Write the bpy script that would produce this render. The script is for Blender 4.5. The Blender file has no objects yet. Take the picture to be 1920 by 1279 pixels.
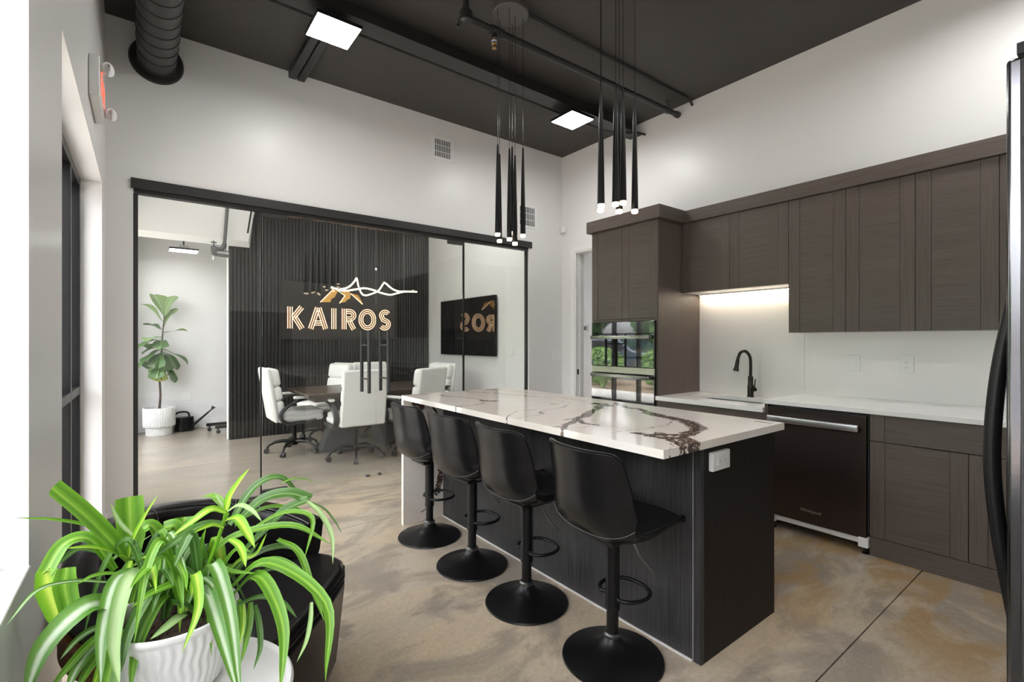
import bpy, bmesh, math, random
import numpy as np
from mathutils import Vector, Matrix
R = math.radians
random.seed(7)
SC = bpy.context.scene
COL = SC.collection

# ------------------------------------------------------------------ camera, sky, sun, exposure
cam = bpy.data.objects.new('camera', bpy.data.cameras.new('camera'))
COL.objects.link(cam)
cam.location = (0, 0, 1.31)
cam.rotation_euler = (R(90), 0, -math.atan2(0.6077, 0.7943))
cam.data.sensor_width = 36
cam.data.lens = 36 * 903 / 1920
cam.data.clip_start = 0.02
SC.camera = cam

W = bpy.data.worlds.new('world'); SC.world = W; W.use_nodes = True
wn = W.node_tree.nodes; wl = W.node_tree.links
bg = wn['Background']
sky = wn.new('ShaderNodeTexSky'); sky.sky_type = 'NISHITA'; sky.sun_disc = False
sky.sun_elevation = R(58); sky.sun_rotation = R(90); sky.dust_density = 4.0; sky.air_density = 1.0; sky.ozone_density = 1.0
hsv = wn.new('ShaderNodeHueSaturation'); hsv.inputs['Saturation'].default_value = 0.0
tint = wn.new('ShaderNodeMix'); tint.data_type = 'RGBA'; tint.blend_type = 'MULTIPLY'; tint.inputs[0].default_value = 1; tint.inputs[7].default_value = (.985, .985, 1.03, 1)
wl.new(sky.outputs[0], hsv.inputs['Color']); wl.new(hsv.outputs[0], tint.inputs[6]); wl.new(tint.outputs[2], bg.inputs[0])
bg.inputs[1].default_value = SKY_STRENGTH = 2.3

sun = bpy.data.objects.new('sun', bpy.data.lights.new('sun', 'SUN')); COL.objects.link(sun)
sun.data.energy = 5.0; sun.data.angle = R(0.6); sun.data.color = (1, .95, .88)
sun.rotation_euler = (0, R(32), R(20))          # high sun from the kitchen side: lights the street, not the rooms

SC.view_settings.view_transform = 'Standard'
SC.view_settings.look = 'None'
SC.view_settings.gamma = 1.0
SC.view_settings.use_curve_mapping = False
SC.view_settings.exposure = 0.36

# ------------------------------------------------------------------ helpers
class MB:
    def __init__(s): s.v = []; s.f = []; s.uv = None
    def add(s, vs, fs):
        b = len(s.v); s.v += [tuple(p) for p in vs]; s.f += [tuple(i + b for i in q) for q in fs]; return s
    def box(s, x0, x1, y0, y1, z0, z1):
        if x0 > x1: x0, x1 = x1, x0
        if y0 > y1: y0, y1 = y1, y0
        if z0 > z1: z0, z1 = z1, z0
        return s.add([(x0,y0,z0),(x1,y0,z0),(x1,y1,z0),(x0,y1,z0),(x0,y0,z1),(x1,y0,z1),(x1,y1,z1),(x0,y1,z1)],
                     [(0,3,2,1),(4,5,6,7),(0,1,5,4),(1,2,6,5),(2,3,7,6),(3,0,4,7)])
    def cyl(s, p0, p1, r0, r1=None, n=16):
        r1 = r0 if r1 is None else r1
        p0 = Vector(p0); p1 = Vector(p1); d = (p1 - p0).normalized()
        a = d.orthogonal().normalized(); b = d.cross(a)
        vs = []
        for p, r in ((p0, r0), (p1, r1)):
            for i in range(n):
                t = 2*math.pi*i/n; vs.append(p + (a*math.cos(t) + b*math.sin(t))*r)
        fs = [(i, (i+1) % n, n+(i+1) % n, n+i) for i in range(n)] + [tuple(range(n-1, -1, -1)), tuple(range(n, 2*n))]
        return s.add(vs, fs)
    def tube(s, pts, r, n=8, closed=False, flat=1.0, up=None):
        pts = [Vector(p) for p in pts]; m = len(pts); vs = []; pa = None
        rs = r if isinstance(r, (list, tuple)) else [r]*m
        for i, p in enumerate(pts):
            q0 = pts[(i-1) % m] if closed or i else p; q1 = pts[(i+1) % m] if closed or i < m-1 else p
            d = (q1 - q0).normalized()
            if pa is None: a = d.orthogonal().normalized() if up is None else (Vector(up) - d*d.dot(Vector(up))).normalized()
            else:
                a = pa - d*d.dot(pa); a = a.normalized() if a.length > 1e-6 else d.orthogonal().normalized()
            pa = a; b = d.cross(a)
            for k in range(n):
                t = 2*math.pi*k/n; vs.append(p + a*math.cos(t)*rs[i] + b*math.sin(t)*rs[i]*flat)
        fs = []
        for i in range(m if closed else m-1):
            j = (i+1) % m
            fs += [(i*n+k, i*n+(k+1) % n, j*n+(k+1) % n, j*n+k) for k in range(n)]
        if not closed: fs += [tuple(range(n-1, -1, -1)), tuple((m-1)*n+k for k in range(n))]
        return s.add(vs, fs)
    def lathe(s, prof, n=32, c=(0,0,0), rf=None):
        vs = []
        for (r, z) in prof:
            for k in range(n):
                t = 2*math.pi*k/n; rr = r*(rf(t, z) if rf else 1)
                vs.append((c[0]+rr*math.cos(t), c[1]+rr*math.sin(t), c[2]+z))
        fs = []
        for i in range(len(prof)-1):
            fs += [(i*n+k, i*n+(k+1) % n, (i+1)*n+(k+1) % n, (i+1)*n+k) for k in range(n)]
        if prof[0][0] > 1e-5: fs.append(tuple(range(n-1, -1, -1)))
        if prof[-1][0] > 1e-5: fs.append(tuple((len(prof)-1)*n+k for k in range(n)))
        return s.add(vs, fs)
    def grid(s, nu, nv, fn, wrap=False):
        vs = [fn(i/(nu-1), j/(nv-1)) for j in range(nv) for i in range(nu)]
        fs = [(j*nu+i, j*nu+i+1, (j+1)*nu+i+1, (j+1)*nu+i) for j in range(nv-1) for i in range(nu-1)]
        return s.add(vs, fs)
    def prism(s, poly, lo, hi):            # poly: 2-D points; lo, hi: functions (a, b) -> xyz
        n = len(poly)
        return s.add([lo(*p) for p in poly] + [hi(*p) for p in poly],
                     [tuple(range(n-1, -1, -1)), tuple(range(n, 2*n))] + [(i, (i+1) % n, n+(i+1) % n, n+i) for i in range(n)])
    def rbox(s, c, size, r, seg=3, rot=None, bulge=0):
        bm = bmesh.new(); bmesh.ops.create_cube(bm, size=1)
        for v in bm.verts: v.co = Vector((v.co.x*size[0], v.co.y*size[1], v.co.z*size[2]))
        bmesh.ops.bevel(bm, geom=list(bm.edges), offset=min(r, min(size)*.49), segments=seg, affect='EDGES', profile=.5)
        m = Matrix.Translation(c) @ (rot if rot is not None else Matrix.Identity(4))
        bm.verts.index_update()
        s.add([m @ v.co for v in bm.verts], [[v.index for v in f.verts] for f in bm.faces]); bm.free(); return s
    def xf(s, m): s.v = [tuple(m @ Vector(p)) for p in s.v]; return s

def obj(name, m, mat=None, parent=None, bevel=0, seg=2, flat=False, mods=()):
    me = bpy.data.meshes.new(name); me.from_pydata(m.v, [], m.f); me.validate()
    bm = bmesh.new(); bm.from_mesh(me); bmesh.ops.recalc_face_normals(bm, faces=list(bm.faces)); bm.to_mesh(me); bm.free()
    if m.uv is not None:
        u = me.uv_layers.new(name='uv'); li = np.zeros(len(me.loops), dtype=np.int32); me.loops.foreach_get('vertex_index', li)
        u.data.foreach_set('uv', np.array(m.uv, dtype=np.float32)[li].ravel())
    if not flat:
        me.shade_smooth(); me.set_sharp_from_angle(angle=R(38))
    o = bpy.data.objects.new(name, me); COL.objects.link(o)
    if mat: me.materials.append(mat)
    if parent: o.parent = parent
    if bevel:
        b = o.modifiers.new('bevel', 'BEVEL'); b.width = bevel; b.segments = seg; b.limit_method = 'ANGLE'; b.angle_limit = R(40); b.harden_normals = False
    return o
def tag(o, label, cat, group=None, kind=None):
    o['label'] = label; o['category'] = cat
    if group: o['group'] = group
    if kind: o['kind'] = kind
    return o
def thing(name, label, cat, loc=(0,0,0), rz=0, group=None):
    o = bpy.data.objects.new(name, None); o.empty_display_size = .1; COL.objects.link(o)
    o.location = loc; o.rotation_euler = (0, 0, rz)
    return tag(o, label, cat, group)
def struct(name, m, mat, label, cat, **k):
    return tag(obj(name, m, mat, **k), label, cat, kind='structure')
def dup(o, parent=None):
    c = o.copy(); COL.objects.link(c)
    if parent: c.parent = parent
    for ch in o.children: dup(ch, c)
    return c
def copy_thing(root, loc, rz, label, group=None):
    r = dup(root); r.location = loc; r.rotation_euler = (0, 0, rz); r['label'] = label
    if group: r['group'] = group
    return r
def bez(pts, n=12):
    pts = [Vector(p) for p in pts]; out = []
    for i in range(n+1):
        t = i/n; q = pts[:]
        while len(q) > 1: q = [q[k].lerp(q[k+1], t) for k in range(len(q)-1)]
        out.append(q[0])
    return out
def crom(pts, k=6):                       # smooth curve through points
    P = [Vector(p) for p in pts]; P = [P[0]*2-P[1]] + P + [P[-1]*2-P[-2]]; out = []
    for i in range(1, len(P)-2):
        for j in range(k):
            t = j/k; a, b, c, d = P[i-1], P[i], P[i+1], P[i+2]
            out.append(.5*((2*b) + (c-a)*t + (2*a-5*b+4*c-d)*t*t + (3*b-a-3*c+d)*t**3))
    return out + [P[-2]]

# ------------------------------------------------------------------ materials
def mat(name, col, rough=.5, metal=0, spec=.5, emit=None, estr=0, coat=0, bump=None, var=0, vscale=5):
    m = bpy.data.materials.new(name); m.use_nodes = True; n = m.node_tree.nodes; l = m.node_tree.links; p = n['Principled BSDF']
    p.inputs['Base Color'].default_value = (*col, 1); p.inputs['Roughness'].default_value = rough; p.inputs['Metallic'].default_value = metal
    p.inputs['Specular IOR Level'].default_value = spec; p.inputs['Coat Weight'].default_value = coat
    if emit: p.inputs['Emission Color'].default_value = (*emit, 1); p.inputs['Emission Strength'].default_value = estr
    if bump or var:
        tc = n.new('ShaderNodeTexCoord')
        if var:
            no = n.new('ShaderNodeTexNoise'); no.inputs['Scale'].default_value = vscale; no.inputs['Detail'].default_value = 4
            mx = n.new('ShaderNodeMix'); mx.data_type = 'RGBA'; l.new(tc.outputs['Object'], no.inputs['Vector']); l.new(no.outputs['Fac'], mx.inputs[0])
            mx.inputs[6].default_value = (*[c*(1-var) for c in col], 1); mx.inputs[7].default_value = (*[min(1, c*(1+var)) for c in col], 1)
            l.new(mx.outputs[2], p.inputs['Base Color'])
        if bump:
            sc, st = bump
            nb = n.new('ShaderNodeTexNoise'); nb.inputs['Scale'].default_value = sc; nb.inputs['Detail'].default_value = 3
            bp = n.new('ShaderNodeBump'); bp.inputs['Strength'].default_value = st; bp.inputs['Distance'].default_value = .002
            l.new(tc.outputs['Object'], nb.inputs['Vector']); l.new(nb.outputs['Fac'], bp.inputs['Height']); l.new(bp.outputs[0], p.inputs['Normal'])
    return m
def ramp(n, stops):
    r = n.new('ShaderNodeValToRGB'); e = r.color_ramp.elements
    while len(e) < len(stops): e.new(.5)
    for k, (p, c) in enumerate(stops): e[k].position = p; e[k].color = (*c, 1)
    return r
def wood(name, c0, c1, scale, rough=.42, spec=.4):
    m = mat(name, c0, rough, spec=spec); n = m.node_tree.nodes; l = m.node_tree.links; p = n['Principled BSDF']
    tc = n.new('ShaderNodeTexCoord'); mp = n.new('ShaderNodeMapping'); mp.inputs['Scale'].default_value = scale
    a = n.new('ShaderNodeTexNoise'); a.inputs['Scale'].default_value = 1; a.inputs['Detail'].default_value = 6; a.inputs['Roughness'].default_value = .62; a.inputs['Distortion'].default_value = .25
    b = n.new('ShaderNodeTexNoise'); b.inputs['Scale'].default_value = .06; b.inputs['Detail'].default_value = 2
    ad = n.new('ShaderNodeMath'); ad.operation = 'MULTIPLY_ADD'; ad.inputs[1].default_value = .25
    r = ramp(n, [(.42, c0), (.78, c1)])
    l.new(tc.outputs['Object'], mp.inputs[0]); l.new(mp.outputs[0], a.inputs['Vector']); l.new(mp.outputs[0], b.inputs['Vector'])
    l.new(b.outputs['Fac'], ad.inputs[0]); l.new(a.outputs['Fac'], ad.inputs[2])
    sb = n.new('ShaderNodeMath'); sb.operation = 'SUBTRACT'; sb.inputs[1].default_value = .03
    l.new(ad.outputs[0], sb.inputs[0]); l.new(sb.outputs[0], r.inputs[0]); l.new(r.outputs[0], p.inputs['Base Color'])
    bp = n.new('ShaderNodeBump'); bp.inputs['Strength'].default_value = .12; bp.inputs['Distance'].default_value = .001
    l.new(a.outputs['Fac'], bp.inputs['Height']); l.new(bp.outputs[0], p.inputs['Normal'])
    return m
def glass(name, tint=(.93,.96,.95), ior=1.45):
    m = bpy.data.materials.new(name); m.use_nodes = True; n = m.node_tree.nodes; l = m.node_tree.links; n.clear()
    o = n.new('ShaderNodeOutputMaterial'); t = n.new('ShaderNodeBsdfTransparent'); t.inputs[0].default_value = (*tint, 1)
    g = n.new('ShaderNodeBsdfGlossy'); g.inputs['Roughness'].default_value = 0.0; g.inputs[0].default_value = (1,1,1,1)
    f = n.new('ShaderNodeFresnel'); 
    ge = n.new('ShaderNodeNewGeometry'); mr = n.new('ShaderNodeMapRange'); mr.inputs[3].default_value = ior; mr.inputs[4].default_value = 1/ior   # thin pane: same reflectance on both faces
    l.new(ge.outputs['Backfacing'], mr.inputs[0]); l.new(mr.outputs[0], f.inputs['IOR']); x = n.new('ShaderNodeMixShader')
    l.new(f.outputs[0], x.inputs[0]); l.new(t.outputs[0], x.inputs[1]); l.new(g.outputs[0], x.inputs[2]); l.new(x.outputs[0], o.inputs[0])
    return m

WHITE = mat('wall_paint', (.80,.795,.785), .34, spec=.4, bump=(60, .05))
WHITE2 = mat('white_trim_paint', (.83,.83,.82), .4)
CEIL = mat('dark_ceiling_paint', (.048,.042,.0385), .55, bump=(25, .08), var=.12)
CEILW = mat('white_ceiling_paint', (.8,.8,.79), .6)
BLACKP = mat('black_steel_paint', (.022,.021,.02), .42, var=.2)
DUCT = mat('black_duct_metal', (.035,.033,.031), .38, metal=.3)
BLACKM = mat('satin_black_metal', (.006,.006,.0065), .32, spec=.28)
RUBBER = mat('black_rubber', (.015,.015,.015), .7)
STEEL = mat('brushed_steel', (.62,.62,.63), .3, metal=1)
CHROME = mat('chrome', (.75,.75,.76), .12, metal=1)
BRASS = mat('brass', (.6,.4,.18), .3, metal=1)
LEATHER = mat('black_leather', (.0075,.007,.0075),   .25, spec=.3, bump=(170, .08), var=.3)
STITCH = mat('grey_thread', (.11,.105,.10), .7)
WLEATHER = mat('white_leather', (.80,.80,.77), .42, bump=(160, .06))
CHAIRP = mat('dark_chair_plastic', (.025,.025,.027), .4)
GRID_ = mat('white_plastic', (.80,.80,.78), .4)
PLATE = mat('white_plate_plastic', (.84,.84,.83), .35)
DARK = mat('dark_recess', (.01,.01,.01), .8)
CAB_V = wood('cabinet_wood_vertical', (.086,.068,.058), (.128,.104,.090), (150,150,3.5))
CAB_H = wood('cabinet_wood_level', (.084,.067,.057), (.126,.103,.089), (150,3.5,150))
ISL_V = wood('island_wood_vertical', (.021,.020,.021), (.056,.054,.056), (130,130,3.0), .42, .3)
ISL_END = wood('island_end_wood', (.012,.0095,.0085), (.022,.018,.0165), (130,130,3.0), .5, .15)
OAK = wood('walnut', (.13,.05,.02), (.30,.13,.055), (4,4,45), .4)
TABLEW = wood('dark_table_wood', (.035,.026,.021), (.095,.070,.055), (2.5,45,45), .3)
SLAT = wood('black_slat_wood', (.012,.0115,.011), (.034,.032,.030), (80,80,1.6), .45)
FELT = mat('black_felt', (.006,.006,.006), .95)
QUARTZW = mat('white_quartz', (.89,.88,.875), .16, var=.02, vscale=2)
GLASS = glass('clear_glass', (.985,.992,.988))
WGLASS = glass('window_glass', (.985,.985,.982))
OVENG = mat('black_oven_glass', (.006,.006,.007), .02, spec=.5)
OVENG.node_tree.nodes['Principled BSDF'].inputs['IOR'].default_value = 2.1
OVENM = mat('black_stainless', (.30,.29,.28), .22, metal=1)
DWM = mat('dishwasher_black_stainless', (.085,.066,.062), .3, metal=.85)
FRIDGE = mat('fridge_black_stainless', (.16,.16,.17), .16, metal=1)
BRONZE = mat('dark_bronze', (.045,.04,.036), .32, metal=.8)
SCREEN = mat('tv_screen', (.005,.005,.006), .04, spec=.6)
SCREEN.node_tree.nodes['Principled BSDF'].inputs['IOR'].default_value = 2.1
LED_SOFT = mat('led_batten_diffuser', (.9,.9,.9), .5, emit=(1,.985,.96), estr=20)
LED = mat('led_diffuser', (.9,.9,.9), .5, emit=(1,.985,.96), estr=50)
TIP = mat('pendant_glow', (.9,.85,.75), .4, emit=(1,.80,.56), estr=7)
NEON = mat('warm_neon', (.9,.7,.5), .4, emit=(1,.66,.38), estr=1.9)
RIBBON = mat('warm_led_ribbon', (.9,.8,.65), .4, emit=(1,.80,.55), estr=3.2)
GOLD = mat('gold_sign_face', (.52,.30,.075), .45, emit=(.8,.45,.1), estr=.25)
COPPER = mat('copper_sign_face', (.16,.08,.04), .4, metal=.3)
SIGNB = mat('dark_sign_board', (.022,.019,.017), .5)
EXITR = mat('exit_red', (.8,.1,.06), .4, emit=(1,.10,.05), estr=1.1)
SOIL = mat('potting_soil', (.055,.034,.022), .95, bump=(90, 1.0), var=.6, vscale=120)
POTW = mat('white_glazed_pot', (.80,.80,.79), .28, coat=.3)
TRUNK = mat('grey_brown_bark', (.09,.065,.05), .8, bump=(60,.4))
UCL = mat('under_cabinet_strip', (.9,.85,.75), .4, emit=(1,.84,.64), estr=20)

def leafmat(name, stops, rough=.38, trans=.25):
    m = mat(name, (.1,.3,.05), rough); n = m.node_tree.nodes; l = m.node_tree.links; p = n['Principled BSDF']
    uv = n.new('ShaderNodeUVMap'); sp = n.new('ShaderNodeSeparateXYZ'); no = n.new('ShaderNodeTexNoise'); no.inputs['Scale'].default_value = 14
    mp = n.new('ShaderNodeMapping'); mp.inputs['Scale'].default_value = (3.0,.12,1)
    ad = n.new('ShaderNodeMath'); ad.operation = 'MULTIPLY_ADD'; ad.inputs[1].default_value = .16
    l.new(uv.outputs[0], sp.inputs[0]); l.new(uv.outputs[0], mp.inputs[0]); l.new(mp.outputs[0], no.inputs['Vector'])
    sb = n.new('ShaderNodeMath'); sb.operation = 'SUBTRACT'; sb.inputs[1].default_value = .08
    l.new(no.outputs['Fac'], ad.inputs[0]); l.new(sp.outputs[0], ad.inputs[2]); l.new(ad.outputs[0], sb.inputs[0])
    r = ramp(n, stops); l.new(sb.outputs[0], r.inputs[0]); l.new(r.outputs[0], p.inputs['Base Color'])
    tr = n.new('ShaderNodeBsdfTranslucent'); l.new(r.outputs[0], tr.inputs[0]); mx = n.new('ShaderNodeMixShader'); mx.inputs[0].default_value = trans
    l.new(p.outputs[0], mx.inputs[1]); l.new(tr.outputs[0], mx.inputs[2]); l.new(mx.outputs[0], n['Material Output'].inputs[0])
    return m
g0, g1, g2 = (.10,.27,.02), (.19,.43,.035), (.42,.62,.16)
LEAFM = {'g': leafmat('leaf_green', [(0,g1),(.3,g0),(.44,g1),(.5,(.36,.56,.10)),(.58,g1),(.75,g0),(1,g1)]),
         'd': leafmat('leaf_dark_green', [(0,(.10,.22,.05)),(.35,(.05,.15,.018)),(.5,(.22,.37,.12)),(.62,(.055,.16,.02)),(1,(.09,.21,.04))]),
         'y': leafmat('leaf_lime', [(0,(.17,.42,.02)),(.28,(.24,.50,.03)),(.5,(.60,.72,.12)),(.72,(.25,.52,.03)),(1,(.15,.38,.02))]),
         'w': leafmat('leaf_striped', [(0,(.10,.26,.03)),(.25,(.08,.23,.03)),(.4,(.45,.60,.36)),(.55,(.62,.73,.55)),(.7,(.16,.34,.06)),(1,(.10,.26,.03))]),
         'p': leafmat('leaf_pale', [(0,(.27,.47,.14)),(.4,(.42,.60,.26)),(.6,(.50,.66,.33)),(1,(.20,.40,.09))])}
FIGM = leafmat('fig_leaf_green', [(0,(.07,.15,.045)),(.46,(.10,.20,.06)),(.5,(.30,.40,.18)),(.54,(.10,.20,.06)),(1,(.07,.15,.045))], .4, .15)
FIGM2 = leafmat('fig_leaf_light', [(0,(.20,.30,.12)),(.46,(.24,.35,.15)),(.5,(.42,.5,.28)),(.54,(.24,.35,.15)),(1,(.19,.29,.12))], .45, .15)
FIGM3 = leafmat('fig_leaf_yellowing', [(0,(.32,.33,.05)),(.5,(.45,.45,.10)),(1,(.22,.30,.05))], .45, .15)

def floor_mat():
    m = mat('polished_concrete', (.3,.26,.22), .22, spec=.5); n = m.node_tree.nodes; l = m.node_tree.links; p = n['Principled BSDF']
    ge = n.new('ShaderNodeNewGeometry')
    def noise(sc, det=5, rough=.55, dist=0, stretch=None):
        t = n.new('ShaderNodeTexNoise'); t.inputs['Scale'].default_value = sc; t.inputs['Detail'].default_value = det; t.inputs['Roughness'].default_value = rough; t.inputs['Distortion'].default_value = dist
        if stretch:
            mp = n.new('ShaderNodeMapping'); mp.inputs['Scale'].default_value = stretch[:3]; mp.inputs['Rotation'].default_value = (0,0,stretch[3]); mp.inputs['Location'].default_value = (3.1, 1.7, 0)
            l.new(ge.outputs['Position'], mp.inputs[0]); l.new(mp.outputs[0], t.inputs['Vector'])
        else: l.new(ge.outputs['Position'], t.inputs['Vector'])
        return t.outputs['Fac']
    def mixc(fac, a, b):
        x = n.new('ShaderNodeMix'); x.data_type = 'RGBA'; l.new(fac, x.inputs[0])
        for k, c in ((6, a), (7, b)):
            if isinstance(c, tuple): x.inputs[k].default_value = (*c, 1)
            else: l.new(c, x.inputs[k])
        return x.outputs[2]
    def step(fac, a, b):
        r = n.new('ShaderNodeMapRange'); r.interpolation_type = 'SMOOTHSTEP'; r.inputs[1].default_value = a; r.inputs[2].default_value = b; l.new(fac, r.inputs[0]); return r.outputs[0]
    big = noise(.9, 6, .6, .6, (1, 2.0, 1, .5)); med = noise(2.2, 6, .6, .4, (1, 1.8, 1, .35)); fine = noise(55, 3); edge = noise(1.3, 7, .65, 1.2, (1, 1.6, 1, -.4))
    c = mixc(step(big, .35, .65), (.45,.385,.31), (.53,.425,.30))
    c = mixc(step(edge, .46, .62), c, (.33,.28,.225))
    c = mixc(step(med, .53, .68), c, (.30,.255,.21))
    # ochre stain on the kitchen side only
    sp = n.new('ShaderNodeSeparateXYZ'); l.new(ge.outputs['Position'], sp.inputs[0])
    kx = step(sp.outputs[0], 1.9, 3.0); ky = n.new('ShaderNodeMapRange'); ky.interpolation_type = 'SMOOTHSTEP'; ky.inputs[1].default_value = 3.2; ky.inputs[2].default_value = 1.6; l.new(sp.outputs[1], ky.inputs[0])
    mu = n.new('ShaderNodeMath'); mu.operation = 'MULTIPLY'; l.new(kx, mu.inputs[0]); l.new(ky.outputs[0], mu.inputs[1])
    mu2 = n.new('ShaderNodeMath'); mu2.operation = 'MULTIPLY'; l.new(mu.outputs[0], mu2.inputs[0]); l.new(step(noise(1.5, 5, .6, .9, (1.4, 2.4, 1, -.5)),   .40, .66), mu2.inputs[1])
    c = mixc(mu2.outputs[0], c, (.37,.245,.12))
    # the meeting-room slab is greyer
    cy = step(sp.outputs[1], 4.3, 4.7); c = mixc(cy, c, mixc(step(big, .35, .65), (.27,.24,.20), (.34,.295,.235)))
    d = n.new('ShaderNodeMix'); d.data_type = 'RGBA'; d.blend_type = 'MULTIPLY'; d.inputs[0].default_value = .35; l.new(c, d.inputs[6])
    rr = ramp(n, [(.3, (.72,.72,.72)), (.7, (1.15,1.15,1.15))]); l.new(fine, rr.inputs[0]); l.new(rr.outputs[0], d.inputs[7])
    l.new(d.outputs[2], p.inputs['Base Color'])
    mr = n.new('ShaderNodeMapRange'); mr.inputs[3].default_value = .20; mr.inputs[4].default_value = .25; l.new(med, mr.inputs[0]); l.new(mr.outputs[0], p.inputs['Roughness'])
    return m
FLOOR = floor_mat()
def quartz_mat():
    m = mat('veined_quartz', (.82,.8,.78), .09, spec=.5); n = m.node_tree.nodes; l = m.node_tree.links; p = n['Principled BSDF']
    at = n.new('ShaderNodeAttribute'); at.attribute_name = 'vein'; ge = n.new('ShaderNodeTexCoord')
    no = n.new('ShaderNodeTexNoise'); no.inputs['Scale'].default_value = 34; no.inputs['Detail'].default_value = 6; no.inputs['Roughness'].default_value = .6; no.inputs['Distortion'].default_value = 1.6
    l.new(ge.outputs['Object'], no.inputs['Vector'])
    ma = n.new('ShaderNodeMath'); ma.operation = 'MULTIPLY_ADD'; ma.inputs[1].default_value = 2.1; l.new(no.outputs['Fac'], ma.inputs[0])
    s2 = n.new('ShaderNodeMath'); s2.operation = 'SUBTRACT'; s2.inputs[1].default_value = 1.05; l.new(at.outputs['Fac'], ma.inputs[2]); l.new(ma.outputs[0], s2.inputs[0])
    mr = n.new('ShaderNodeMapRange'); mr.interpolation_type = 'SMOOTHSTEP'; mr.inputs[1].default_value = .02; mr.inputs[2].default_value = .30; l.new(s2.outputs[0], mr.inputs[0])
    fk = n.new('ShaderNodeTexNoise'); fk.inputs['Scale'].default_value = 22; fk.inputs['Detail'].default_value = 5; fk.inputs['Distortion'].default_value = 3.5; l.new(ge.outputs['Object'], fk.inputs['Vector'])
    fr = n.new('ShaderNodeMapRange'); fr.interpolation_type = 'SMOOTHSTEP'; fr.inputs[1].default_value = .36; fr.inputs[2].default_value = .42; fr.inputs[3].default_value = .12; l.new(fk.outputs['Fac'], fr.inputs[0])
    mk = n.new('ShaderNodeMath'); mk.operation = 'MULTIPLY'; l.new(mr.outputs[0], mk.inputs[0]); l.new(fr.outputs[0], mk.inputs[1])
    n2 = n.new('ShaderNodeTexNoise'); n2.inputs['Scale'].default_value = 9; l.new(ge.outputs['Object'], n2.inputs['Vector'])
    r = ramp(n, [(.35, (.055,.034,.026)), (.62, (.10,.068,.055)), (.7, (.17,.16,.17))]); l.new(n2.outputs['Fac'], r.inputs[0])
    n3 = n.new('ShaderNodeTexNoise'); n3.inputs['Scale'].default_value = 2; n3.inputs['Detail'].default_value = 3; l.new(ge.outputs['Object'], n3.inputs['Vector'])
    wr = ramp(n, [(.35, (.82,.78,.735)), (.65, (.78,.70,.615))]); l.new(n3.outputs['Fac'], wr.inputs[0])  # beige tint: warm reflections on the white top, put into its colour
    x = n.new('ShaderNodeMix'); x.data_type = 'RGBA'; l.new(mk.outputs[0], x.inputs[0]); l.new(wr.outputs[0], x.inputs[6]); l.new(r.outputs[0], x.inputs[7]); l.new(x.outputs[2], p.inputs['Base Color'])
    return m
QUARTZ = quartz_mat()

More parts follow.
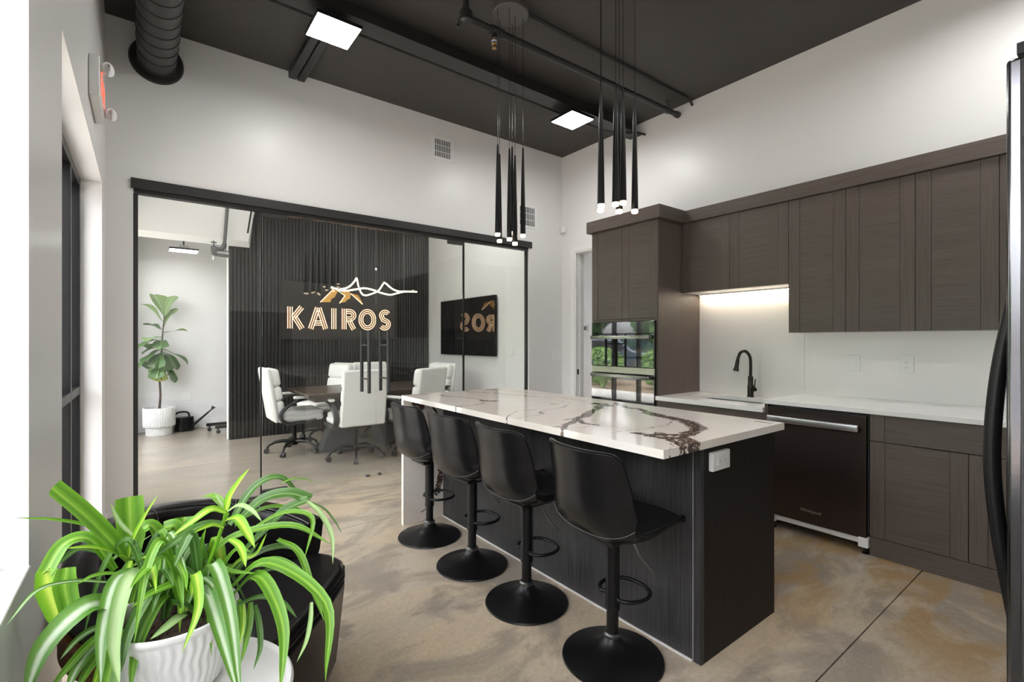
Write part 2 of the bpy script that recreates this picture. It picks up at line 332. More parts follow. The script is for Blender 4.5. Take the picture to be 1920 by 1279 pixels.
LEAVES = [
 ('g',0.0419,1,[(-0.024,1.428,0.789),(-0.051,1.391,0.858),(-0.098,1.368,0.940),(-0.146,1.345,1.012)]),
 ('g',0.0113,0,[(-0.043,1.443,0.826),(-0.082,1.389,0.899),(-0.138,1.348,0.943),(-0.195,1.308,0.972)]),
 ('g',0.0302,1,[(-0.052,1.425,0.786),(-0.093,1.414,0.871),(-0.135,1.405,0.875),(-0.164,1.384,0.825)]),
 ('y',0.0436,2,[(-0.161,1.382,0.834),(-0.154,1.365,0.795),(-0.140,1.342,0.757),(-0.129,1.320,0.725)]),
 ('g',0.0397,2,[(-0.127,1.356,0.839),(-0.129,1.354,0.802),(-0.121,1.344,0.754),(-0.119,1.338,0.723)]),
 ('d',0.0140,0,[(-0.068,1.462,0.814),(-0.113,1.442,0.845),(-0.140,1.408,0.839),(-0.165,1.373,0.828)]),
 ('y',0.0150,0,[(-0.028,1.407,0.814),(-0.060,1.380,0.849),(-0.089,1.352,0.874),(-0.127,1.331,0.888)]),
 ('y',0.0214,0,[(-0.028,1.407,0.813),(-0.020,1.379,0.860),(-0.001,1.344,0.914),(0.025,1.303,0.975)]),
 ('p',0.0084,0,[(-0.025,1.404,0.817),(-0.014,1.379,0.843),(-0.001,1.352,0.865),(0.015,1.323,0.884)]),
 ('p',0.0113,0,[(-0.019,1.450,0.849),(-0.041,1.458,0.877),(-0.053,1.460,0.904),(-0.061,1.457,0.935)]),
 ('g',0.0585,1,[(-0.020,1.526,0.778),(-0.024,1.530,0.825),(-0.027,1.532,0.878),(-0.028,1.533,0.921)]),
 ('w',0.0106,0,[(-0.060,1.380,0.779),(-0.113,1.337,0.815),(-0.162,1.291,0.830),(-0.195,1.237,0.801)]),
 ('g',0.0101,0,[(-0.043,1.355,0.803),(-0.067,1.344,0.814),(-0.087,1.330,0.819),(-0.107,1.316,0.815)]),
 ('y',0.0143,0,[(-0.023,1.403,0.808),(-0.028,1.385,0.794),(-0.035,1.370,0.776),(-0.043,1.355,0.761)]),
 ('w',0.0295,0,[(0.031,1.387,0.752),(-0.041,1.362,0.795),(-0.067,1.302,0.716),(-0.066,1.222,0.641)]),
 ('p',0.0306,0,[(0.035,1.383,0.758),(-0.022,1.348,0.795),(-0.048,1.288,0.705),(-0.037,1.199,0.641)]),
 ('d',0.0253,0,[(0.042,1.378,0.739),(0.010,1.335,0.749),(-0.024,1.294,0.698),(-0.036,1.237,0.649)]),
 ('g',0.0269,0,[(0.056,1.380,0.722),(0.025,1.341,0.724),(-0.010,1.305,0.660),(-0.022,1.251,0.594)]),
 ('w',0.0473,0,[(-0.036,1.363,0.725),(-0.091,1.329,0.762),(-0.152,1.300,0.717),(-0.173,1.241,0.657)]),
 ('w',0.0169,0,[(-0.051,1.399,0.669),(-0.081,1.367,0.692),(-0.108,1.334,0.694),(-0.131,1.297,0.681)]),
 ('g',0.0178,0,[(-0.066,1.410,0.662),(-0.094,1.369,0.660),(-0.124,1.329,0.643),(-0.145,1.282,0.635)]),
 ('w',0.0221,0,[(-0.070,1.401,0.651),(-0.094,1.360,0.647),(-0.111,1.315,0.637),(-0.118,1.261,0.630)]),
 ('g',0.0201,0,[(-0.070,1.401,0.632),(-0.082,1.360,0.630),(-0.095,1.319,0.625),(-0.104,1.276,0.621)]),
 ('y',0.0193,0,[(-0.042,1.392,0.658),(-0.059,1.359,0.640),(-0.072,1.322,0.624),(-0.083,1.285,0.606)]),
 ('g',0.0358,1,[(-0.034,1.348,0.682),(-0.046,1.324,0.653),(-0.056,1.298,0.626),(-0.061,1.268,0.601)]),
 ('y',0.0138,0,[(-0.022,1.402,0.796),(0.006,1.330,0.835),(0.017,1.271,0.819),(0.020,1.219,0.798)]),
 ('g',0.0164,0,[(0.031,1.387,0.787),(0.053,1.319,0.824),(0.069,1.257,0.809),(0.071,1.205,0.792)]),
 ('g',0.0270,0,[(0.093,1.364,0.698),(0.096,1.337,0.764),(0.102,1.307,0.829),(0.111,1.275,0.889)]),
 ('d',0.0215,0,[(0.155,1.317,0.878),(0.107,1.303,0.890),(0.057,1.291,0.870),(0.015,1.273,0.849)]),
 ('g',0.0429,1,[(0.083,1.447,0.778),(0.082,1.457,0.809),(0.080,1.467,0.840),(0.082,1.474,0.864)]),
 ('g',0.0310,1,[(0.037,1.457,0.794),(0.028,1.452,0.844),(0.013,1.451,0.867),(-0.001,1.449,0.862)]),
 ('g',0.0343,1,[(0.070,1.458,0.792),(0.068,1.450,0.828),(0.060,1.449,0.855),(0.037,1.457,0.853)]),
 ('y',0.0229,0,[(0.142,1.213,0.941),(0.149,1.195,0.976),(0.162,1.173,1.008),(0.178,1.148,1.040)]),
 ('g',0.0179,0,[(0.145,1.223,0.938),(0.135,1.248,0.953),(0.123,1.274,0.961),(0.106,1.304,0.954)]),
 ('p',0.0093,0,[(0.142,1.213,0.938),(0.136,1.218,0.952),(0.129,1.223,0.966),(0.123,1.228,0.979)]),
 ('y',0.0178,0,[(0.142,1.201,0.939),(0.113,1.194,0.955),(0.080,1.190,0.938),(0.045,1.187,0.916)]),
 ('p',0.0124,0,[(0.143,1.200,0.941),(0.162,1.169,0.960),(0.181,1.138,0.953),(0.195,1.110,0.935)]),
 ('y',0.0211,0,[(0.140,1.202,0.923),(0.157,1.160,0.936),(0.170,1.120,0.914),(0.178,1.085,0.894)]),
 ('y',0.0125,0,[(0.139,1.215,0.903),(0.119,1.210,0.916),(0.101,1.203,0.916),(0.083,1.196,0.912)]),
 ('y',0.0168,0,[(0.147,1.197,0.882),(0.159,1.163,0.879),(0.164,1.134,0.867),(0.165,1.107,0.850)]),
 ('d',0.0220,0,[(0.170,1.381,0.852),(0.222,1.375,0.936),(0.282,1.362,0.956),(0.334,1.356,0.896)]),
 ('d',0.0322,1,[(0.180,1.373,0.852),(0.235,1.340,0.912),(0.289,1.307,0.927),(0.336,1.279,0.910)]),
 ('d',0.0266,1,[(0.196,1.361,0.785),(0.244,1.324,0.845),(0.281,1.296,0.891),(0.323,1.264,0.914)]),
 ('g',0.0124,0,[(0.194,1.388,0.857),(0.251,1.361,0.884),(0.303,1.338,0.879),(0.345,1.323,0.859)]),
 ('p',0.0130,0,[(0.323,1.264,0.911),(0.344,1.226,0.888),(0.362,1.192,0.838),(0.359,1.173,0.778)]),
 ('d',0.0054,0,[(0.337,1.278,0.902),(0.362,1.251,0.887),(0.381,1.228,0.858),(0.393,1.211,0.829)]),
 ('g',0.0056,0,[(0.282,1.345,0.945),(0.311,1.348,0.950),(0.339,1.352,0.943),(0.369,1.354,0.930)]),
 ('g',0.0140,0,[(0.203,1.330,0.843),(0.266,1.257,0.896),(0.317,1.193,0.891),(0.298,1.182,0.806)]),
 ('g',0.0217,0,[(0.118,1.370,0.783),(0.174,1.323,0.842),(0.280,1.238,0.869),(0.355,1.176,0.825)]),
 ('d',0.0236,0,[(0.150,1.358,0.720),(0.177,1.350,0.748),(0.202,1.344,0.776),(0.228,1.337,0.808)]),
 ('y',0.0164,0,[(0.154,1.343,0.745),(0.183,1.304,0.789),(0.210,1.266,0.808),(0.228,1.236,0.863)]),
 ('d',0.0203,0,[(0.210,1.375,0.759),(0.248,1.347,0.783),(0.291,1.314,0.790),(0.325,1.287,0.768)]),
 ('g',0.0163,0,[(0.261,1.287,0.824),(0.293,1.219,0.808),(0.309,1.165,0.743),(0.322,1.114,0.682)]),
 ('g',0.0127,0,[(0.209,1.326,0.753),(0.246,1.273,0.786),(0.284,1.218,0.777),(0.316,1.168,0.737)]),
 ('d',0.0175,0,[(0.205,1.304,0.734),(0.247,1.247,0.773),(0.292,1.187,0.762),(0.320,1.140,0.716)]),
 ('g',0.0279,0,[(0.154,1.293,0.727),(0.218,1.185,0.817),(0.308,1.057,0.753),(0.294,1.009,0.618)]),
 ('g',0.0301,0,[(0.161,1.287,0.715),(0.203,1.192,0.789),(0.234,1.105,0.711),(0.219,1.054,0.601)]),
 ('d',0.0148,0,[(0.176,1.300,0.686),(0.218,1.244,0.715),(0.253,1.192,0.711),(0.273,1.151,0.689)]),
 ('p',0.0103,0,[(0.291,1.100,0.740),(0.286,1.090,0.705),(0.276,1.086,0.666),(0.258,1.087,0.630)]),
 ('w',0.0294,0,[(0.111,1.325,0.715),(0.121,1.233,0.826),(0.141,1.134,0.753),(0.148,1.045,0.617)]),
 ('w',0.0319,0,[(0.101,1.333,0.727),(0.108,1.252,0.770),(0.128,1.161,0.701),(0.148,1.070,0.613)]),
 ('y',0.0201,0,[(0.083,1.271,0.747),(0.088,1.226,0.815),(0.090,1.182,0.760),(0.062,1.161,0.691)]),
 ('p',0.0209,0,[(0.078,1.325,0.686),(0.062,1.296,0.698),(0.037,1.273,0.694),(0.011,1.251,0.690)]),
 ('d',0.0238,1,[(0.109,1.327,0.659),(0.092,1.302,0.694),(0.071,1.281,0.729),(0.051,1.258,0.749)]),
 ('g',0.0165,0,[(0.207,1.315,0.675),(0.202,1.298,0.639),(0.193,1.284,0.605),(0.180,1.272,0.560)]),
 ('g',0.0152,0,[(0.184,1.332,0.682),(0.186,1.310,0.659),(0.183,1.291,0.637),(0.174,1.277,0.609)]),
 ('d',0.0136,0,[(0.213,1.298,0.674),(0.216,1.262,0.645),(0.213,1.230,0.605),(0.196,1.210,0.573)]),
 ('y',0.0112,0,[(0.188,1.292,0.691),(0.186,1.276,0.661),(0.182,1.263,0.638),(0.174,1.252,0.613)]),
 ('g',0.0198,0,[(0.126,1.339,0.717),(0.150,1.304,0.786),(0.172,1.270,0.829),(0.194,1.236,0.829)]),
 ('g',0.0235,0,[(0.072,1.405,0.693),(0.068,1.425,0.745),(0.058,1.450,0.784),(0.033,1.486,0.805)]),
 ('d',0.0235,0,[(0.083,1.397,0.693),(0.086,1.412,0.751),(0.100,1.418,0.791),(0.128,1.413,0.805)]),
 ('g',0.0201,0,[(0.102,1.370,0.692),(0.126,1.339,0.742),(0.150,1.308,0.778),(0.168,1.281,0.789)]),
 ('d',0.0233,0,[(0.052,1.421,0.687),(0.032,1.445,0.735),(0.011,1.469,0.764),(-0.007,1.491,0.768)]),
 ('g',0.0180,0,[(0.040,1.379,0.715),(0.011,1.373,0.770),(-0.007,1.357,0.781),(-0.018,1.336,0.752)]),
 ('d',0.0190,0,[(0.060,1.364,0.702),(0.039,1.338,0.756),(0.025,1.307,0.762),(0.014,1.273,0.734)]),
 ('y',0.0202,0,[(0.077,1.336,0.688),(0.073,1.334,0.786),(0.068,1.332,0.745),(0.065,1.330,0.646)]),
 ('d',0.0213,0,[(0.066,1.422,0.697),(0.040,1.415,0.849),(0.006,1.414,0.803),(-0.018,1.405,0.691)]),
 ('d',0.0163,0,[(0.026,1.386,0.732),(0.034,1.327,0.801),(0.043,1.268,0.808),(0.049,1.210,0.805)]),
 ('d',0.0256,0,[(0.033,1.459,0.688),(0.038,1.438,0.740),(0.045,1.416,0.739),(0.050,1.395,0.738)]),
 ('w',0.0175,0,[(0.103,1.426,0.674),(0.121,1.384,0.763),(0.146,1.338,0.761),(0.162,1.297,0.756)]),
 ('d',0.0146,0,[(0.008,1.425,0.685),(-0.016,1.440,0.830),(-0.049,1.462,0.806),(-0.073,1.478,0.774)]),
 ('g',0.0219,0,[(0.113,1.417,0.677),(0.116,1.370,0.777),(0.120,1.321,0.733),(0.122,1.275,0.599)]),
 ('d',0.0228,0,[(0.072,1.491,0.647),(0.025,1.527,0.716),(-0.038,1.575,0.679),(-0.085,1.612,0.591)]),
 ('g',0.0161,0,[(0.060,1.371,0.716),(0.037,1.404,0.858),(0.007,1.443,0.786),(-0.017,1.476,0.623)]),
 ('w',0.0161,0,[(0.080,1.300,0.721),(0.100,1.270,0.784),(0.127,1.235,0.762),(0.146,1.206,0.704)]),
 ('d',0.0240,0,[(0.018,1.432,0.684),(-0.008,1.472,0.787),(-0.042,1.519,0.743),(-0.069,1.559,0.658)]),
 ('y',0.0243,0,[(0.059,1.452,0.660),(0.033,1.420,0.751),(0.002,1.393,0.732),(-0.020,1.359,0.659)]),
 ('g',0.0218,0,[(0.124,1.273,0.703),(0.101,1.315,0.778),(0.070,1.366,0.751),(0.045,1.410,0.716)]),
 ('d',0.0209,0,[(0.066,1.494,0.623),(0.055,1.459,0.747),(0.042,1.426,0.698),(0.033,1.390,0.558)]),
 ('g',0.0138,0,[(0.085,1.346,0.716),(0.119,1.296,0.790),(0.164,1.237,0.791),(0.196,1.189,0.797)]),
 ('d',0.0205,0,[(0.075,1.365,0.673),(0.064,1.381,0.729),(0.051,1.400,0.696),(0.040,1.416,0.620)]),
 ('d',0.0138,0,[(0.010,1.356,0.749),(-0.026,1.377,0.865),(-0.073,1.406,0.802),(-0.108,1.426,0.643)]),
 ('g',0.0247,0,[(0.026,1.517,0.675),(0.011,1.538,0.761),(-0.009,1.563,0.743),(-0.024,1.585,0.725)]),
 ('d',0.0149,0,[(0.055,1.468,0.651),(0.101,1.444,0.792),(0.163,1.408,0.741),(0.211,1.383,0.640)]),
 ('g',0.0176,0,[(0.054,1.367,0.731),(0.061,1.343,0.791),(0.070,1.317,0.788),(0.076,1.294,0.780)]),
 ('d',0.0134,0,[(0.078,1.306,0.726),(0.100,1.284,0.779),(0.129,1.257,0.739),(0.151,1.236,0.630)]),
 ('d',0.0152,0,[(0.021,1.414,0.681),(0.058,1.329,0.798),(0.105,1.236,0.763),(0.136,1.157,0.651)]),
 ('d',0.0227,0,[(0.128,1.387,0.663),(0.100,1.363,0.823),(0.066,1.343,0.800),(0.041,1.316,0.746)]),
 ('w',0.0134,0,[(0.031,1.362,0.730),(0.044,1.323,0.877),(0.061,1.281,0.855),(0.073,1.243,0.813)]),
 ('d',0.0199,0,[(0.141,1.409,0.640),(0.116,1.395,0.753),(0.084,1.386,0.702),(0.061,1.371,0.560)]),
 ('y',0.0172,0,[(0.123,1.431,0.627),(0.104,1.391,0.705),(0.083,1.353,0.722),(0.067,1.311,0.742)]),
 ('w',0.0157,0,[(0.095,1.432,0.660),(0.080,1.412,0.763),(0.062,1.394,0.754),(0.048,1.373,0.729)]),
 ('g',0.0248,0,[(0.095,1.469,0.651),(0.053,1.495,0.776),(-0.003,1.531,0.714),(-0.044,1.556,0.563)]),
 ('d',0.0203,0,[(0.104,1.427,0.648),(0.083,1.433,0.703),(0.056,1.443,0.691),(0.036,1.447,0.663)]),
 ('d',0.0196,0,[(0.029,1.507,0.633),(0.075,1.436,0.720),(0.134,1.355,0.704),(0.175,1.288,0.652)]),
 ('y',0.0265,0,[(0.134,1.436,0.656),(0.143,1.416,0.809),(0.156,1.393,0.746),(0.166,1.373,0.593)]),
 ('g',0.0187,0,[(0.119,1.343,0.678),(0.073,1.319,0.759),(0.018,1.302,0.766),(-0.020,1.272,0.758)]),
 ('w',0.0169,0,[(0.048,1.406,0.668),(0.077,1.373,0.754),(0.115,1.332,0.744),(0.143,1.298,0.731)]),
 ('d',0.0164,0,[(0.036,1.462,0.649),(0.068,1.454,0.692),(0.111,1.438,0.652),(0.145,1.429,0.557)]),
 ('g',0.0194,0,[(0.108,1.457,0.629),(0.106,1.415,0.800),(0.105,1.373,0.765),(0.103,1.331,0.679)]),
 ('w',0.0236,0,[(0.112,1.323,0.702),(0.116,1.329,0.796),(0.121,1.334,0.731),(0.125,1.340,0.570)]),
 ('g',0.0198,0,[(0.046,1.403,0.712),(0.053,1.353,0.802),(0.062,1.301,0.785),(0.068,1.252,0.727)]),
 ('g',0.0246,0,[(0.134,1.350,0.685),(0.100,1.370,0.819),(0.056,1.397,0.771),(0.022,1.416,0.663)]),
 ('d',0.0203,0,[(0.125,1.328,0.682),(0.125,1.360,0.740),(0.124,1.392,0.692),(0.123,1.423,0.593)]),
 ('g',0.0195,0,[(0.058,1.322,0.747),(0.034,1.288,0.878),(0.005,1.258,0.834),(-0.015,1.221,0.707)]),
 ('g',0.0214,0,[(0.053,1.416,0.678),(0.043,1.389,0.814),(0.031,1.363,0.802),(0.022,1.336,0.780)]),
 ('g',0.0208,0,[(0.010,1.516,0.648),(0.049,1.469,0.771),(0.100,1.412,0.731),(0.138,1.367,0.634)]),
 ('g',0.0247,0,[(0.091,1.460,0.632),(0.111,1.410,0.777),(0.136,1.355,0.726),(0.153,1.306,0.594)]),
 ('d',0.0217,0,[(0.103,1.298,0.734),(0.087,1.283,0.877),(0.067,1.271,0.859),(0.052,1.255,0.829)]),
 ('w',0.0245,0,[(0.106,1.317,0.729),(0.101,1.330,0.841),(0.095,1.344,0.820),(0.090,1.357,0.797)]),
 ('g',0.0202,0,[(0.069,1.321,0.707),(0.039,1.287,0.840),(0.003,1.258,0.836),(-0.022,1.220,0.818)]),
]
VEINS = [
 (0.0240,[(2.339,1.981),(2.244,1.841),(2.234,1.737),(2.171,1.607)]),
 (0.0408,[(2.159,1.616),(2.122,1.505),(2.110,1.428),(2.073,1.335),(2.011,1.254),(1.960,1.206)]),
 (0.0360,[(1.960,1.206),(1.885,1.168),(1.808,1.152),(1.767,1.140),(1.739,1.176),(1.710,1.213)]),
 (0.0216,[(1.700,1.206),(1.658,1.238),(1.649,1.288)]),
 (0.0288,[(1.661,1.153),(1.718,1.109),(1.681,1.048),(1.635,1.000)]),
 (0.0192,[(1.639,1.224),(1.647,1.151),(1.623,1.080),(1.569,1.017)]),
 (0.0240,[(1.777,1.147),(1.685,1.109),(1.638,1.032)]),
 (0.0360,[(2.220,2.072),(2.243,2.022),(2.221,1.947)]),
 (0.0264,[(2.211,1.985),(2.057,1.899),(1.856,1.777),(1.769,1.731)]),
 (0.0216,[(1.769,1.731),(1.645,1.663),(1.549,1.625)]),
 (0.0168,[(1.736,1.714),(1.647,1.605),(1.641,1.554),(1.662,1.521)]),
 (0.0080,[(1.647,1.721),(1.746,1.728)]),
 (0.0100,[(1.617,1.646),(1.512,1.600),(1.476,1.611)]),
 (0.0144,[(1.533,1.602),(1.461,1.540)]),
 (0.0035,[(2.069,2.124),(1.935,2.049),(1.741,2.010),(1.689,1.975),(1.682,1.933),(1.607,1.922),(1.473,1.894)]),
 (0.0035,[(1.777,2.087),(1.634,2.092),(1.525,2.007),(1.453,1.952)]),
 (0.0080,[(1.704,1.988),(1.697,1.945)]),
 (0.0060,[(1.546,3.211),(1.620,3.190),(1.676,3.129),(1.691,3.044),(1.701,2.929),(1.752,2.806),(1.774,2.690),(1.753,2.598)]),
 (0.0264,[(1.747,2.602),(1.768,2.551),(1.797,2.529)]),
 (0.0060,[(1.700,2.502),(1.604,2.461),(1.487,2.464),(1.451,2.447)]),
 (0.0080,[(1.975,3.233),(1.971,3.111),(2.077,2.913),(2.140,2.629),(2.272,2.384),(2.260,2.175)]),
 (0.0192,[(2.175,3.152),(2.254,3.092)]),
 (0.0060,[(2.254,3.092),(2.291,2.867),(2.323,2.548),(2.328,2.303)]),
 (0.0030,[(2.065,2.832),(2.125,2.536),(2.165,2.354),(2.122,2.179)]),
 (0.0100,[(2.008,2.202),(2.012,2.168)]),
 (0.0030,[(1.600,1.355),(1.648,1.349),(1.769,1.320),(1.913,1.328),(2.040,1.380)]),
 (0.0025,[(1.710,1.349),(1.818,1.332),(1.950,1.354)]),
 (0.0030,[(1.477,1.543),(1.620,1.518),(1.707,1.468)]),
 (0.0144,[(2.349,1.124),(2.357,1.061)]),
 (0.0025,[(1.467,1.019),(1.545,1.046),(1.590,1.081)]),
]
EMBLEM = [[(2.052,1.878),(2.236,2.077),(2.306,2.058),(2.259,1.960),(2.212,1.933),(2.197,1.885)],
 [(2.329,1.876),(2.409,1.992),(2.361,2.053),(2.473,2.068),(2.497,2.021),(2.489,1.956),(2.441,1.929),(2.417,1.896)],
 [(2.497,2.037),(2.554,1.984),(2.587,2.018),(2.612,2.012),(2.687,1.877)]]
EMBLEM_LINES = [[(2.052,1.878),(2.236,2.077)],
 [(2.298,2.065),(2.409,1.992),(2.329,1.876)],
 [(2.497,2.029),(2.678,1.876)]]
RIBBONS = [[(1.772,1.930),(1.896,1.913),(2.024,1.934),(2.123,1.954),(2.223,1.934),(2.325,1.908),(2.465,1.896),(2.573,1.923),(2.683,1.950),(2.818,1.951)],
 [(1.772,1.955),(1.865,1.937),(1.960,1.962),(2.018,2.030),(2.050,2.072),(2.090,1.984),(2.143,1.903),(2.189,1.880),(2.257,1.903),(2.319,1.940),(2.381,2.018),(2.423,2.054),(2.472,2.038),(2.522,1.987),(2.587,1.951),(2.668,1.952),(2.818,1.972)]]
PENDANTS = [[(1.849,2.572,1.990),(1.923,2.653,1.970),(1.898,2.509,1.955),(2.009,2.625,2.031),(1.976,2.550,1.942),(2.037,2.541,2.002)],
 [(1.845,1.667,1.976),(1.926,1.744,1.984),(1.888,1.609,1.979),(2.020,1.697,1.983),(1.973,1.632,2.006),(2.054,1.621,1.973)]]

# ------------------------------------------------------------------ the rooms
XL, XK, YF, YB, ZC, YR = -.215, 4.20, 4.446, 8.67, 3.626, -.72
XM = 3.84                                             # meeting-room side wall
# floor: a dark bed and the concrete bays between the saw-cut joints
fl = struct('floor', MB().box(-.42, 5.5, -.8, 8.8, -.08, -.012), DARK, 'polished tan and grey concrete floor with saw-cut joints', 'floor', flat=True)
g = .0028
def bay(x0, x1, y0, y1): obj('slab', MB().box(x0+g, x1-g, y0+g, y1-g, -.03, 0), FLOOR, fl, flat=True)
for x0, x1 in ((-.42, 1.92), (1.92, 5.5)):
    for y0, y1 in ((-.8, .76), (.76, 3.387), (3.387, 4.49), (4.49, 6.03), (6.03, 8.8)): bay(x0, x1, y0, y1)
# left wall with its three window and door openings
m = MB()
def lw(y0, y1, z0, z1): m.box(XL-.22, XL, y0, y1, z0, z1)
WIN = (-.50, 1.595, .77, 2.36); DOR = (2.175, 4.112, 0, 2.345); CONF = (4.95, 8.25, .12, 2.62)
lw(YR-.1, WIN[0], 0, ZC); lw(WIN[0], WIN[1], 0, WIN[2]); lw(WIN[0], WIN[1], WIN[3], ZC); lw(WIN[1], DOR[0], 0, ZC)
lw(DOR[0], DOR[1], DOR[3], ZC); lw(DOR[1], CONF[0], 0, ZC); lw(CONF[0], CONF[1], 0, CONF[2]); lw(CONF[0], CONF[1], CONF[3], ZC); lw(CONF[1], YB+.1, 0, ZC)
struct('wall_left', m, WHITE, 'white street-side wall with deep window and door openings', 'wall', flat=True)
m = MB(); HT = 2.49; GX0, GX1 = -.06, 3.655
m.box(XL, XK+.12, YF, YF+.12, HT, ZC).box(XL, GX0, YF, YF+.12, 0, HT).box(GX1, XK+.12, YF, YF+.12, 0, HT)
struct('wall_far', m, WHITE, 'white wall above and beside the glass partition', 'wall', flat=True)
m = MB(); DY0, DY1, DZ = 3.42, 4.215, 2.40
m.box(XK, XK+.12, YR, DY0, 0, ZC).box(XK, XK+.12, DY0, DY1, DZ, ZC).box(XK, XK+.12, DY1, YF, 0, ZC)
struct('wall_right', m, WHITE, 'tall white kitchen wall behind the dark cabinets', 'wall', flat=True)
struct('wall_rear', MB().box(XL, XK+.12, YR-.12, YR, 0, ZC), WHITE, 'white wall behind the fridge', 'wall', flat=True)
struct('ceiling', MB().box(XL-.22, 5.5, YR-.1, YF+.12, ZC, ZC+.15), CEIL, 'dark brown-black painted ceiling over the kitchen', 'ceiling', flat=True)
struct('ceiling', MB().box(XL-.22, 5.5, YF+.12, YB+.2, ZC, ZC+.15), CEILW, 'white ceiling over the meeting room behind glass', 'ceiling', flat=True)
struct('wall_back', MB().box(XL-.22, XM+.12, YB, YB+.12, 0, ZC), WHITE, 'white end wall behind the potted fig', 'wall', flat=True)
struct('wall_meeting', MB().box(XM, XM+.12, YF+.12, YB, 0, ZC), WHITE, 'white meeting-room wall carrying the black television', 'wall', flat=True)
m = MB().box(.892, XM, 7.38, 7.50, 0, ZC); struct('wall_feature', m, WHITE2, 'white-edged partition behind the black slat panelling', 'wall', flat=True)
m = MB().add([(XL,6.86,2.565),(1.052,6.86,2.565),(1.138,7.31,2.565),(XL,7.31,2.565),(XL,6.47,ZC),(1.195,6.47,ZC),(1.24,7.31,ZC),(XL,7.31,ZC)],
             [(0,1,2,3),(0,4,5,1),(1,5,6,2),(2,6,7,3),(3,7,4,0),(4,7,6,5)])
bk_ = struct('trim_bulkhead', m, CEILW, 'white sloping bulkhead under the meeting-room ceiling', 'bulkhead', flat=True)
obj('slot', MB().tube([(1.035,6.80,2.66),(1.11,6.52,3.44)], .009, 6), DARK, bk_)
# corridor seen through the kitchen doorway
m = MB().box(5.3, 5.42, 2.6, 5.4, 0, 2.75).box(XK+.12, 5.3, 5.28, 5.4, 0, 2.75).box(XK+.12, 5.3, 2.6, 2.72, 0, 2.75)
struct('wall_corridor', m, WHITE, 'pale corridor wall seen through the kitchen doorway', 'wall', flat=True)
struct('ceiling', MB().box(XK+.12, 5.42, 2.6, 5.4, 2.75, 2.85), CEILW, 'white corridor ceiling beyond the kitchen doorway', 'ceiling', flat=True)
# base boards
struct('baseboard_far', MB().box(XL+.001, GX0-.02, YF-.012, YF, 0, .10).box(GX1+.02, XK-.001, YF-.012, YF, 0, .10), WHITE2, 'white baseboard along the glass-partition wall', 'baseboard', bevel=.003)
bb = struct('baseboard_back', MB().box(XL+.001, XM-.001, YB-.014, YB, 0, .13), WHITE2, 'white baseboard under the fig on the end wall', 'baseboard', bevel=.003)
struct('baseboard_meeting', MB().box(XM-.014, XM, YF+.13, 7.36, 0, .13), WHITE2, 'white baseboard under the television wall', 'baseboard', bevel=.003)
struct('baseboard_right', MB().box(XK-.012, XK, DY1+.075, YF-.013, 0, .10), WHITE2, 'short white baseboard beside the kitchen door', 'baseboard', bevel=.003)
struct('baseboard_left', MB().box(XL, XL+.012, DOR[1]+.001, YF-.013, 0, .10).box(XL, XL+.012, YR, DOR[0]-.001, 0, .10), WHITE2, 'white baseboard along the street-side wall', 'baseboard', bevel=.003)

# kitchen doorway casing
d = MB(); cw = .068
d.box(XK-.018, XK, DY1, DY1+cw, 0, DZ+cw).box(XK-.018, XK, DY0-.04, DY1, DZ, DZ+cw)
door = struct('door_1', d, WHITE2, 'white cased doorway beside the oven cabinet', 'doorway', bevel=.003)
obj('jamb', MB().box(XK-.010, XK+.13, DY1-.018, DY1, 0, DZ).box(XK-.01, XK+.13, DY0, DY1-.018, DZ-.018, DZ), WHITE2, door, bevel=.002)
obj('stop', MB().box(XK+.05, XK+.085, DY1-.03, DY1-.018, 0, DZ-.018), WHITE2, door)
obj('strike_plate', MB().box(XK+.015, XK+.045, DY1-.0205, DY1-.0175, .90, .965), BLACKM, door)['label'] = 'black strike plate on the jamb'

# street-side windows and storefront door: black frames
def frame_part(name, par, y0, y1, z0, z1, x0=XL-.20, x1=XL-.105): return obj(name, MB().box(x0, x1, y0, y1, z0, z1), BLACKM, par, bevel=.003)
def storefront(name, o, label, cat, mull, rails=()):
    y0, y1, z0, z1 = o; w = .05
    r = thing(name, label, cat); r['kind'] = 'structure'
    frame_part('frame', r, y0, y0+w, z0, z1); frame_part('frame', r, y1-w, y1, z0, z1); frame_part('frame', r, y0+w, y1-w, z1-w, z1); frame_part('frame', r, y0+w, y1-w, z0, z0+w)
    ys = [y0+w] + [q for c in mull for q in (c-w/2, c+w/2)] + [y1-w]
    for c in mull: frame_part('mullion', r, c-w/2, c+w/2, z0+w, z1-w)
    for a in rails: 
        for i in range(0, len(ys), 2): frame_part('rail', r, ys[i], ys[i+1], a-w/2, a+w/2)
    for i in range(0, len(ys), 2):
        zs = [z0+w] + [q for a in rails for q in (a-w/2, a+w/2)] + [z1-w]
        for k in range(0, len(zs), 2): obj('pane', MB().box(XL-.158, XL-.150, ys[i], ys[i+1], zs[k], zs[k+1]), WGLASS, r, flat=True)
    return r
storefront('window_1', WIN, 'big black-framed street window above the white sill nearest the spider plant', 'window', [.55])
storefront('door_2', DOR, 'black-framed glazed street door in the deep white opening', 'door', [2.75, 3.62], [1.0])
storefront('window_2', CONF, 'black-framed street windows of the meeting room', 'window', [5.75, 6.35, 7.2])
struct('trim_sill', MB().box(XL-.105, XL+.004, WIN[0]+.001, WIN[1]-.001, WIN[2], WIN[2]+.012), WHITE2, 'white painted window sill beside the spider plant', 'sill', bevel=.003)

